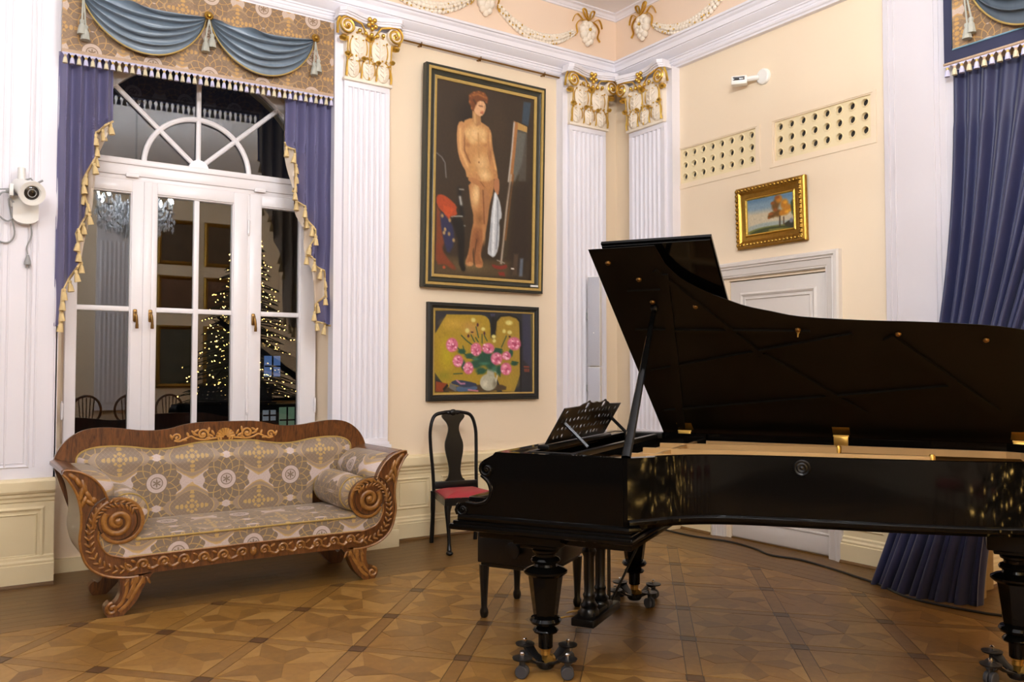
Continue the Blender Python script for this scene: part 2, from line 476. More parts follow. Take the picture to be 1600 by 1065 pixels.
# cornice and ceiling moulding
room_path = [(RX0, 0, 0), (0, 0, 0), (0, RY0, 0)]
b = MB()
b.sweep([(0, 4.295), (.045, 4.295), (.05, 4.31), (.062, 4.318), (.068, 4.332), (.062, 4.346), (.07, 4.352), (.07, 4.37), (.08, 4.374), (.08, 4.386),
         (.086, 4.39), (.10, 4.40), (.135, 4.438), (.135, 4.446), (.148, 4.448), (.15, 4.49), (.165, 4.505), (.17, 4.52), (.185, 4.523), (.19, 4.541), (0, 4.556)], room_path)
structure(b.build('trim_2', WHITE, smooth=20), 'white moulded cornice running round the hall')
b = MB()
b.sweep([(0, 5.04), (.018, 5.04), (.022, 5.055), (.03, 5.06), (.045, 5.08), (.07, 5.09), (.075, 5.105), (0, 5.105)], room_path)
structure(b.build('trim_3', WHITE, smooth=20), 'thin white moulding between frieze and ceiling')

# ------------------------------------------------------------------ wainscot
DPROF = [(0, 0), (.055, 0), (.055, .145), (.048, .15), (.05, .165), (.036, .178), (.036, .195), (.022, .205), (.022, .56), (.03, .566), (.032, .585), (.045, .60),
         (.045, .618), (.058, .625), (.066, .64), (.068, .70), (.06, .712), (0, .722)]
SHOE = [(.055, 0), (.072, 0), (.07, .012), (.06, .024), (.055, .024)]
def panel(b, u0, u1, z0, z1, fn, n0, w=.022, h=.01):
    """a raised panel moulding: fn(u, z, n) -> point"""
    P = [(u0, z0), (u1, z0), (u1, z1), (u0, z1)]
    for (d0, d1, hh) in ((0, w, h), (w*1.5, w*1.9, h*.6)):
        o = [(u0+d0, z0+d0), (u1-d0, z0+d0), (u1-d0, z1-d0), (u0+d0, z1-d0)]; i = [(u0+d1, z0+d1), (u1-d1, z0+d1), (u1-d1, z1-d1), (u0+d1, z1-d1)]
        m = [((a[0]+c[0])/2, (a[1]+c[1])/2) for a, c in zip(o, i)]
        vs = [fn(p[0], p[1], n0) for p in o]+[fn(p[0], p[1], n0+hh) for p in m]+[fn(p[0], p[1], n0+hh*.25) for p in i]
        fs = []
        for k in range(4):
            j = (k+1) % 4; fs += [(k, j, j+4, k+4), (k+4, j+4, j+8, k+8)]
        b.add(vs, fs)
LW = lambda u, z, n: (u, -n, z)
RW = lambda u, z, n: (-n, u, z)
PW = lambda u, z, n: (u, .03-n, z)
def wainscot(name, path, label):
    b = MB(); b.sweep(DPROF, path)
    r = structure(b.build(name, DADO, smooth=25), label)
    b = MB(); b.sweep(SHOE, path); b.build('floor_strip', PQBORDER, r)
    return r
d = wainscot('baseboard_left', [(-2.70, 0, 0), (0, 0, 0), (0, -1.30, 0)], 'cream panelled wainscot under the two framed paintings')
b = MB()
for (a, c) in ((-2.50, -2.17), (-2.06, -1.56), (-1.45, -.95)): panel(b, a, c, .26, .53, LW, .022)
b.build('panel_moulding', DADO, d)
d = wainscot('baseboard_right', [(0, -2.605, 0), (0, RECY-.02, 0)], 'cream panelled wainscot between the white door and the dark curtain')
b = MB(); panel(b, -2.95, -2.67, .25, .53, RW, .022); panel(b, -3.45, -3.05, .25, .53, RW, .022); b.build('panel_moulding', DADO, d)
d = wainscot('baseboard_recess', [(0, RECY-.001, 0), (.62, RECY-.001, 0)], 'cream wainscot on the side of the curtained recess')
d = wainscot('baseboard_pier', [(RX0, .03, 0), (AX0+.0, .03, 0)], 'cream panelled wainscot under the white wall pier')
b = MB(); panel(b, -5.95, -5.115, .155, .53, PW, .022, .03, .012); b.build('panel_moulding', DADO, d)
b = MB(); b.box(AX0, AX1, .30, .33, 0, .10); 
structure(b.build('baseboard_alcove', DADO), 'low cream skirting in the window alcove behind the sofa')

# ------------------------------------------------------------------ white wall piers with bead lines
b = MB(); b.box(RX0, AX0, .012, .03, .72, 4.3)
for u in (-5.075, -5.19, -5.36, -5.40): b.box(u-.006, u+.006, .004, .014, .80, 4.3, .003)
panel(b, -5.95, -5.215, .79, 4.2, lambda u, z, n: (u, .012-n, z), 0, .02, .008)
b.box(AX0-.012, AX0+.004, .012, .33, .72, 4.3)
structure(b.build('trim_4', WHITE, smooth=20), 'white panelled wall pier beside the window, carrying the stage spotlight')
b = MB(); b.box(-.05, 0, -3.005, -3.47, .72, 4.3, .006)
for u in (-3.05, -3.092, -3.385, -3.42): b.box(-.058, -.045, u-.005, u+.005, .76, 4.3, .003)
b.box(-.05, .62, RECY+.11, RECY-.004, .72, 4.3)
structure(b.build('trim_5', WHITEG, smooth=20), 'plain white flat pilaster beside the dark curtain')

# ------------------------------------------------------------------ fluted pilasters with gilded capitals
def spiral(c, r0, turns, n, a0, sgn=1, rmin=.12):
    out = []
    for k in range(n+1):
        t = k/n; r = r0*(1-t)**.85*(1-rmin)+r0*rmin*(1-t); a = a0+sgn*2*PI*turns*t
        out.append((c[0]+r*math.cos(a), c[1]+r*math.sin(a)))
    return out
def pilaster(idx, fn, u0, u1, bu0, bu1, label, zc=3.822, zb=.84):
    """fn(u, n, z) -> world; u runs to the right along the wall"""
    w = u1-u0; F = lambda a, d, z: fn(a, d, z)
    def bx(b, a0, a1, d0, d1, z0, z1, bev=0):
        p, q = F(a0, d0, z0), F(a1, d1, z1); b.box(p[0], q[0], p[1], q[1], z0, z1, bev)
    b = MB(); bx(b, bu0, bu1, 0, .10, .72, 4.30)
    root = structure(b.build('trim_%d' % idx, WHITE), label)
    # fluted shaft: one cross section run up the height
    prof = [(u0, .10), (u0, .135)]; nf = 7; m = w*.075; fw = (w-2*m)/nf
    for k in range(nf):
        c = u0+m+(k+.5)*fw; r = fw*.40
        for j in range(7):
            a = PI*(1-j/6.0); prof.append((c+r*math.cos(a), .135-.022*math.sin(a)))
    prof += [(u1, .135), (u1, .10)]
    b = MB(); n = len(prof); z0, z1 = zb+.05, zc-.05
    vs = [F(a, d, z0) for a, d in prof]+[F(a, d, z1) for a, d in prof]
    b.add(vs, [(i, i+1, i+1+n, i+n) for i in range(n-1)]); b.build('fluted_shaft', WHITE, root, smooth=28)
    b = MB(); bx(b, u0, u1, .10, .136, z1, zc, .002); bx(b, u0, u1, .10, .137, zb, z0, .002); bx(b, u0-.012, u1+.012, .10, .15, zb-.005, zb+.02, .004)
    bx(b, bu0-.004, bu1+.004, 0, .16, .72, zb-.005)
    b.build('shaft_end', WHITE, root)
    b = MB()
    for (e, d, a, c) in ((.065, .235, 0, .145), (.055, .215, .145, .195), (.035, .19, .195, .585), (.06, .21, .585, .62), (.075, .225, .62, .705), (.05, .2, .705, .722)):
        bx(b, bu0-e+.02, bu1+e-.02, 0, d, a, c, .006)
    b.build('pedestal', DADO, root)
    # capital
    cap = MB(); bx(cap, u0-.015, u1+.015, .12, .165, zc-.006, zc+.018, .006)
    vs = []
    for z, d, e in ((zc+.018, .14, -.004), (zc+.2, .15, -.004), (zc+.38, .175, .0), (zc+.44, .18, .01)):
        vs += [F(u0-e, .08, z), F(u0-e, d, z), F(u1+e, d, z), F(u1+e, .08, z)]
    cap.add(vs, [(4*i+k, 4*i+k+1, 4*i+k+5, 4*i+k+4) for i in range(3) for k in range(3)])
    cap.build('capital_bell', STUCCO, root)
    gd = MB()
    def leaf(uc, z, hw, hh, d, name):
        lf = MB()
        c = F(uc, d, z)
        nv = Vector(F(0, 1, 0))-Vector(F(0, 0, 0)); uv = Vector(F(1, 0, 0))-Vector(F(0, 0, 0))
        rot = Matrix((uv, nv, Vector((0, 0, 1)))).transposed()
        lf.ball(c, 1.0, 12, 8, (hw, .028, hh), rot)
        lf.tube([F(uc, d+.03, z-hh*.8), F(uc, d+.034, z), F(uc, d+.026, z+hh*.75)], .007, 6)
        for sg in (-1, 1):
            for q in (-.35, .05, .4):
                lf.tube([F(uc, d+.03, z+hh*(q-.15)), F(uc+sg*hw*.35, d+.03, z+hh*q), F(uc+sg*hw*.55, d+.022, z+hh*(q+.18))], [.007, .008, .004], 5)
        lf.build(name, STUCCO, root)
        gd.tube([F(uc+x, d+.012, z+y) for x, y in circ(0, 0, hw, 22, -.15*PI, 1.15*PI, True, hh)], .005, 6)
        for sg in (-1, 1):
            for q in range(3):
                a = R(38+34*q)*1.0; p = F(uc+sg*hw*math.cos(a)*.98, d+.022, z+hh*math.sin(a)*.98)
                lf.ball(p, 1.0, 7, 5, (.020, .016, .016)); gd.ball(F(uc+sg*hw*math.cos(a)*1.02, d+.030, z+hh*math.sin(a)*1.04), .009, 6, 4)
        for sg in (-1, 1):
            p = F(uc+sg*hw*.4, d+.034, z+hh*.5); gd.ball(p, .010, 7, 5, (1, .7, .6))
    for k in range(3): leaf(u0+w*(k+.5)/3, zc+.112, w*.148, .088, .145, 'acanthus_leaf')
    for k in range(2): leaf(u0+w*(.27+.46*k), zc+.275, w*.19, .115, .155, 'acanthus_leaf')
    for (a, z, r) in ((.01, .20, .030), (.36, .185, .024), (.68, .175, .024), (.5, .365, .040), (.99, .20, .026)):
        gd.lathe([(0, -r*.9), (r*.6, -r*.75), (r, -r*.1), (r*.9, r*.15), (r*.5, r*.5), (0, r*.6)], F(u0+w*a, .195, zc+z), 10)
    for a in (.02, .5, .98): gd.tube([F(u0+w*a, .17, zc+.02), F(u0+w*a, .178, zc+.2), F(u0+w*a, .19, zc+.34)], .006, 6)
    for a in (.0, .335, .665, 1.0): gd.tube([F(u0+w*a, .165, zc+.025), F(u0+w*a, .175, zc+.07), F(u0+w*a, .17, zc+.12)], [.009, .007, .003], 6)
    # volutes and their rim
    for sg, ue in ((-1, u0-.01), (1, u1+.01)):
        c = (ue, zc+.415)
        pts = [(u0+w*.5+sg*.03, zc+.37), (u0+w*.5+sg*w*.22, zc+.46), (ue-sg*.02, zc+.49)]
        sp = spiral(c, .072, 2.1, 40, PI/2, -sg)
        vb = MB(); vb.lathe([(0, .16), (.066, .165), (.066, .20), (0, .205)], (0, 0, 0), 18, 'Z')
        nv = Vector(F(0, 1, 0))-Vector(F(0, 0, 0)); uv = Vector(F(1, 0, 0))-Vector(F(0, 0, 0))
        vb.v = [tuple(Vector(F(c[0], 0, c[1]))+uv*p[0]+Vector((0, 0, 1))*p[1]+nv*(p[2]+.015)) for p in vb.v]
        vb.build('volute', STUCCO, root)
        gd.tube([F(a, .21+.01*(i > 2), z) for i, (a, z) in enumerate(pts[:2])]+[F(a, .226, z) for a, z in sp], [.008]*2+[.010]*30+[.007]*11, 6)
        gd.ball(F(ue, .235, zc+.415), .014, 8, 6)
        gd.lathe([(0, -.03), (.03, -.02), (.038, .0), (.02, .02), (0, .024)], F(ue+sg*.02, .185, zc+.325), 10)
        # rim profile along the side of the volute
        gd.tube([F(ue+sg*.062, .16, zc+.36), F(ue+sg*.074, .19, zc+.43), F(ue+sg*.06, .2, zc+.48)], .012, 6)
    for k in range(5):
        gd.ball(F(u0+w*(.24+.13*k), .215, zc+.385+(.012 if k in (0, 4) else 0)), .018, 8, 5)
    for (x, z) in ((0, .43), (-.03, .455), (.03, .455), (0, .48), (-.022, .505), (.022, .505)): gd.ball(F(u0+w*.5+x, .225, zc+z), .02, 8, 5)
    gd.build('gilded_ornament', GOLD, root, smooth=50)
    # abacus with hollow sides
    A = [(u0-.085, .13), (u0-.085, .225), (u0-.045, .262)]+[(u0+w*t, .262-.075*math.sin(PI*t)) for t in [i/10 for i in range(1, 10)]]+[(u1+.045, .262), (u1+.085, .225), (u1+.085, .13)]
    b = MB(); fnd = lambda a, d, z: F(a, d, z)
    b.prism(A, fnd, zc+.50, zc+.515); b.prism([(a, d-.012) for a, d in A], fnd, zc+.482, zc+.50); b.prism([(a, d+.012) for a, d in A], fnd, zc+.515, zc+.55)
    b.build('abacus', WHITE, root)
    return root
LF = lambda u, n, z: (u, -n, z)
RF = lambda u, n, z: (-n, -u, z)
pilaster(6, LF, -3.036, -2.632, -3.105, -2.612, 'fluted white pilaster with gilded capital right beside the window')
pilaster(7, LF, -.715, -.255, -.772, -.25, 'fluted pilaster with gilded capital in the corner, on the painting wall', zc=3.835)
pilaster(8, RF, .345, .835, .335, .905, 'fluted pilaster with gilded capital in the corner, on the door wall', zc=3.785)

# ------------------------------------------------------------------ frieze ornament
def rosette(F, u, z, label):
    r = empty('stucco_rosette', F(u, 0, z), 0, label, 'ornament', 'stucco rosettes with gilded bows on the frieze')
    o = Vector(F(u, 0, z)); G = lambda a, n, c: Vector(F(u+a, n, z+c))-o
    b = MB()
    for k in range(7):
        a = 2*PI*k/7+.3; b.ball(G(.062*math.cos(a), .03, .062*math.sin(a)-.01), .045, 9, 6, (1, 1, 1))
    for k in range(5):
        a = 2*PI*k/5; b.ball(G(.03*math.cos(a), .05, .03*math.sin(a)-.01), .026, 8, 5)
    b.ball(G(-.03, .03, -.105), .035, 8, 5); b.ball(G(.035, .03, -.11), .035, 8, 5); b.ball(G(0, .03, -.14), .03, 8, 5)
    b.build('flower', STUCCO, r, smooth=50)
    b = MB(); b.ball(G(0, .075, -.01), .016, 8, 6)
    for sg in (-1, 1):
        b.tube(smooth_pts([G(0, .05, .09), G(sg*.05, .05, .13), G(sg*.075, .05, .19), G(sg*.035, .05, .185), G(sg*.01, .05, .10)], 4), .013, 6, flat=.5)
        b.tube(smooth_pts([G(sg*.02, .04, .09), G(sg*.10, .04, .075), G(sg*.145, .035, .02), G(sg*.13, .03, -.05), G(sg*.16, .03, -.09)], 4), .012, 6, flat=.5)
        b.tube(smooth_pts([G(sg*.06, .04, .08), G(sg*.13, .04, .13), G(sg*.17, .035, .10), G(sg*.19, .03, .05)], 4), .011, 6, flat=.5)
    b.build('ribbon_bow', GOLD, r, smooth=50)
    return r
def garland(F, ua, za, ub, zb, zm, label):
    o = Vector(F((ua+ub)/2, 0, zm)); r = empty('stucco_garland', tuple(o), 0, label, 'ornament', 'leaf garlands on the frieze')
    q = random.Random(int(abs(ua)*1000)); b = MB(); g = MB(); N = 24
    um = (ua+ub)/2
    for i in range(N+1):
        t = i/N; u = ua+(ub-ua)*t; zz = za*(1-t)+zb*t-4*t*(1-t)*((za+zb)/2-zm); wdt = .03+.028*math.sin(PI*t)
        sl = ((zb-za)-4*(1-2*t)*((za+zb)/2-zm))/(ub-ua); an = math.atan(sl)
        for k in (-1, 0, 1):
            c = Vector(F(u-math.sin(an)*wdt*.62*k, .03-.012*abs(k), zz+math.cos(an)*wdt*.62*k))-o
            e1_ = (Vector(F(1, 0, 0))-Vector(F(0, 0, 0))); nn = Vector(F(0, 1, 0))-Vector(F(0, 0, 0)); zv = Vector((0, 0, 1))
            sgn = 1 if t < .5 else -1
            aa = an+sgn*k*.45; ax = e1_*math.cos(aa)+zv*math.sin(aa); bx_ = zv*math.cos(aa)-e1_*math.sin(aa)
            b.ball(c, 1.0, 7, 5, (.03, wdt*.42, .022), Matrix((ax, bx_, nn)).transposed())
        if q.random() < .7: g.ball(Vector(F(u+q.uniform(-.02, .02), .052, zz+q.uniform(-.7, .7)*wdt))-o, q.uniform(.006, .011), 6, 4)
        if q.random() < .4: g.ball(Vector(F(u, .04, zz-wdt*.95))-o, .009, 6, 4)
    b.build('leaf_rope', STUCCO, r, smooth=50); g.build('gilded_fleck', GOLD, r, smooth=50)['kind'] = 'stuff'
    return r
rosette(LF, -.40, 4.865, 'stucco rosette with gilded bow nearest the corner on the painting wall')
rosette(LF, -1.61, 4.885, 'stucco rosette with gilded bow above the tall dark painting')
rosette(RF, .43, 4.875, 'stucco rosette with gilded bow on the door wall beside the corner')
garland(LF, -1.46, 4.845, -.58, 4.80, 4.655, 'leaf garland between the two rosettes on the painting wall')
garland(LF, -2.75, 4.87, -1.77, 4.84, 4.665, 'leaf garland running toward the window from the rosette over the painting')
garland(RF, .60, 4.805, 1.55, 4.87, 4.655, 'leaf garland on the frieze of the door wall')

# picture rail with hooks
pr_ = empty('picture_rail', (-1.6, -.05, 4.3), 0, 'thin dark picture rail with hooks under the cornice', 'rail')
b = MB(); b.tube([(-.86, 0, 0), (.83, 0, 0)], .0085, 8); b.build('rod', BRONZE, pr_)
b = MB(); b.box(-.012, .012, 0, .05, -.012, .014, .003); b.tube([(0, -.012, .016), (0, -.014, -.008), (0, 0, -.022), (0, .012, -.01)], .005, 6); hk = b.mesh('hook', BRONZE)
for x in (-.69, -.08, .645): place(hk, 'hook', pr_, (x, 0, 0))

# ------------------------------------------------------------------ window
win = structure(empty('window_1', (WCX, .30, WZ0), 0), 'tall white arched window with fanlight and three casements, night outside')
WX = lambda a, b_, d: (a-WCX, d-.30, b_-WZ0)
b = MB()
b.prism(arch(WR, WZ0), WX, .27, .36, [arch(.868, WZ0+.07)]); b.build('window_frame', WHITE2, win)
b = MB()
def wb(b, x0, x1, z0, z1, y0=.28, y1=.34, bev=.006): b.box(x0-WCX, x1-WCX, y0-.30, y1-.30, z0-WZ0, z1-WZ0, bev)
wb(b, WCX-.90, WCX+.90, 2.905, 3.005, .25, .35); wb(b, WCX-.91, WCX+.91, 2.985, 3.03, .235, .35); wb(b, WCX-.90, WCX+.90, 2.87, 2.915, .265, .35, .004)
b.build('transom', WHITE2, win)
# fanlight
b = MB(); hub = (-4.073, 3.03)
def rod(b, p, q, r=.019): b.tube([WX(p[0], p[1], .30), WX(q[0], q[1], .30)], r, 8)
for ang in (90, 43, 137):
    a = R(ang); rod(b, hub, (hub[0]+.86*math.cos(a), hub[1]+.84*math.sin(a)))
b.build('glazing_bar', WHITE2, win)
b = MB(); b.tube([WX(x, z, .30) for x, z in circ(hub[0], hub[1]-.01, .398, 30, 0, PI, True)], .021, 8); b.build('curved_glazing_bar', WHITE2, win)
b = MB(); b.prism(circ(hub[0], hub[1]-.01, .075, 16, 0, PI, True), WX, .272, .33); b.build('hub', WHITE2, win)
b = MB(); b.prism([(WCX-.86, 3.02), (WCX+.86, 3.02)]+circ(WCX, WZS, .86, 28, .05, PI-.05, True), WX, .318, .324); b.build('fanlight_pane', GLASS, win, smooth=0)
# casements: (outer x0, x1, glass x0, x1, vertical bars)
for (x0, x1, g0, g1, vb) in ((-4.988, -4.452, -4.918, -4.556, ()), (-4.436, -3.690, -4.376, -3.800, (-4.081,)), (-3.674, -3.108, -3.578, -3.246, ())):
    s = MB()
    wb(s, x0, g0, .80, 2.872, .262, .34); wb(s, g1, x1, .80, 2.872, .262, .34); wb(s, g0-.002, g1+.002, 2.785, 2.872, .262, .34); wb(s, g0-.002, g1+.002, .80, .93, .262, .34)
    # inner bead
    for q in ((g0-.012, g0+.006, .93, 2.785), (g1-.006, g1+.012, .93, 2.785), (g0, g1, 2.775, 2.795), (g0, g1, .92, .94)): wb(s, q[0], q[1], q[2], q[3], .275, .335, .004)
    so = s.build('casement', WHITE2, win)
    m = MB(); wb(m, g0, g1, 1.888, 1.926, .285, .332, .006)
    for xv in vb: wb(m, xv-.02, xv+.02, .93, 2.785, .283, .332, .006)
    m.build('glazing_bar', WHITE2, so)
    cols = [g0]+[x for x in vb]+[g1]
    for k in range(len(cols)-1):
        for (za, zc_) in ((.93, 1.90), (1.91, 2.785)):
            p = MB(); wb(p, cols[k]-.004, cols[k+1]+.004, za, zc_, .306, .311, 0); p.build('pane', GLASS, so, smooth=0)
b = MB(); wb(b, -4.452, -4.436, .80, 2.87, .27, .33, 0); wb(b, -3.69, -3.674, .80, 2.87, .27, .33, 0)
wb(b, -4.474, -4.414, .80, 2.872, .252, .268, .006); wb(b, WCX-.93, WCX+.93, .74, .81, .20, .36)
b.build('mullion', WHITE2, win)
h = MB(); h.box(-.014, .014, -.012, .012, -.02, .075, .008); h.lathe([(0, -.03), (.012, -.028), (.012, .0)], (0, 0, .05), 10, 'Y')
h.tube(smooth_pts([(0, -.03, .05), (0, -.045, .035), (.006, -.048, -.02), (.008, -.04, -.07)], 4), [.008]*5+[.01]*5+[.012]*3, 8)
hm = h.mesh('window_handle', BRONZE)
for x in (-4.525, -4.418, -3.640): place(hm, 'window_handle', win, (x-WCX, -.045, 1.83-WZ0))
h = MB(); h.lathe([(.006, -.055), (.010, -.05), (.010, .05), (.006, .055)], (0, 0, 0), 8); h.lathe([(0, -.07), (.007, -.062), (.006, -.05)], (0, 0, 0), 8); h.lathe([(.006, .05), (.007, .062), (0, .07)], (0, 0, 0), 8)
hm = h.mesh('hinge', WHITE2)
for x, z in ((-5.0, 1.16), (-3.685, 2.6), (-3.685, 1.16), (-3.118, 1.16)): place(hm, 'hinge', win, (x-WCX, -.05, z-WZ0))
h = MB(); h.box(-.045, .045, -.01, .01, -.014, .014, .003); hm = h.mesh('catch', WHITE2)
for x in (-4.56, -3.60): place(hm, 'catch', win, (x-WCX, -.06, 2.905-WZ0))

# ------------------------------------------------------------------ door
door = structure(empty('door_1', (0, (DY0+DY1)/2, 0), 0), 'white panelled door with moulded casing, half hidden by the piano lid')
dy = (DY0+DY1)/2
def db(b, x0, x1, y0, y1, z0, z1, bev=.004): b.box(x0, x1, y0-dy, y1-dy, z0, z1, bev)
b = MB()
path = [(0, -1.302-dy, 0), (0, -1.302-dy, 2.384), (0, -2.612-dy, 2.384), (0, -2.612-dy, 0)]
# casing profile: measured inwards from the outer edge
def casing(b, prof):
    P = [(-1.302, 0), (-1.302, 2.384), (-2.612, 2.384), (-2.612, 0)]
    n = len(prof); vs = []
    for (y, z), (sy, sz) in zip(P, ((-1, 0), (-1, -1), (1, -1), (1, 0))):
        for (a, d) in prof: vs.append((-d, y+sy*a-dy, z+sz*a))
    b.add(vs, [(i*n+k, (i+1)*n+k, (i+1)*n+k+1, i*n+k+1) for i in range(3) for k in range(n-1)])
casing(b, [(0, 0), (0, .045), (.012, .058), (.035, .06), (.04, .05), (.048, .046), (.056, .052), (.062, .04), (.11, .034), (.118, .028), (.126, .03), (.134, .02), (.134, -.05)])
b.build('casing', DOORW, door, smooth=25)
b = MB(); db(b, .012, .055, DY0-.006, DY1+.006, .012, DZ-.008, .002)
leaf_ = b.build('door_leaf', DOORW, door)
b = MB(); DWf = lambda u, z, n: (.012-n, u-dy, z)
panel(b, -2.375, -1.60, .98, 2.12, DWf, 0, .035, .014); panel(b, -2.375, -1.60, .24, .86, DWf, 0, .035, .014)
b.box(.004, .014, DY1+.01-dy, DY0-.01-dy, .02, .165, .002); b.box(-.002, .014, DY1+.01-dy, DY0-.01-dy, .165, .185, .006)
b.build('door_panel', DOORW, leaf_)
b = MB(); b.box(.0, .6, DY1-dy, DY0-dy, 0, .01); b.build('threshold', PQBORDER, door)
h = MB(); h.lathe([(.008, -.05), (.008, .05)], (0, 0, 0), 8); hm = h.mesh('hinge', BRASS)
for z in (.35, 1.2, 1.93): place(hm, 'hinge', door, (.006, DY0-dy-.004, z))
b = MB(); b.box(.10, .12, DY1-.02-dy, DY0+.02-dy, 0, DZ); b.build('door_backing', HOLE, door)

# ------------------------------------------------------------------ duct grilles
def grille(v, ys, lab):
    y0, y1, z0, z1 = v; yc, zc = (y0+y1)/2, (z0+z1)/2
    g = empty('vent_grille', (0, yc, zc), 0, lab, 'vent', 'round-holed duct covers above the door')
    holes = []; zs = (3.468, 3.363, 3.257); r = .026
    for k in range(8):
        y = ys[0]+(ys[1]-ys[0])*k/7
        for z in zs: holes.append((y-yc, z-zc))
    b = MB(); b.prism(rect(y0-.006-yc, y1+.006-yc, z0+.006-zc, z1-.004-zc), YZ, .012, .035, [circ(a, c, r, 16) for a, c in holes]); pl = b.build('cover_plate', DADO, g, smooth=40)
    b = MB(); b.lathe([(r+.011, .013), (r+.009, .006), (r+.003, .005), (r, .012), (r-.001, .034)], (0, 0, 0), 16, 'X', caps=False); rim = b.mesh('hole_rim', DADO, 50)
    for a, c in holes: place(rim, 'hole_rim', g, (0, a, c))
    b = MB(); casing_ = [(y0-yc+.03, z0-zc-.03), (y1-yc-.03, z0-zc-.03), (y1-yc-.03, z1-zc+.012), (y0-yc+.03, z1-zc+.012)]
    inner = [(y0-yc, z0-zc+.004), (y1-yc, z0-zc+.004), (y1-yc, z1-zc), (y0-yc, z1-zc)]
    b.prism(casing_, YZ, -.006, .001, [inner]); b.build('border', CREAM, g)
    b = MB(); b.box(.036, .30, y0+.0-yc, y1-yc, z0-zc, z1-zc); b.build('duct', HOLE, g)
grille(V1, (-.964, -1.742), 'duct cover with round holes nearer the corner pilaster')
grille(V2, (-2.042, -2.819), 'duct cover with round holes nearer the dark curtain')

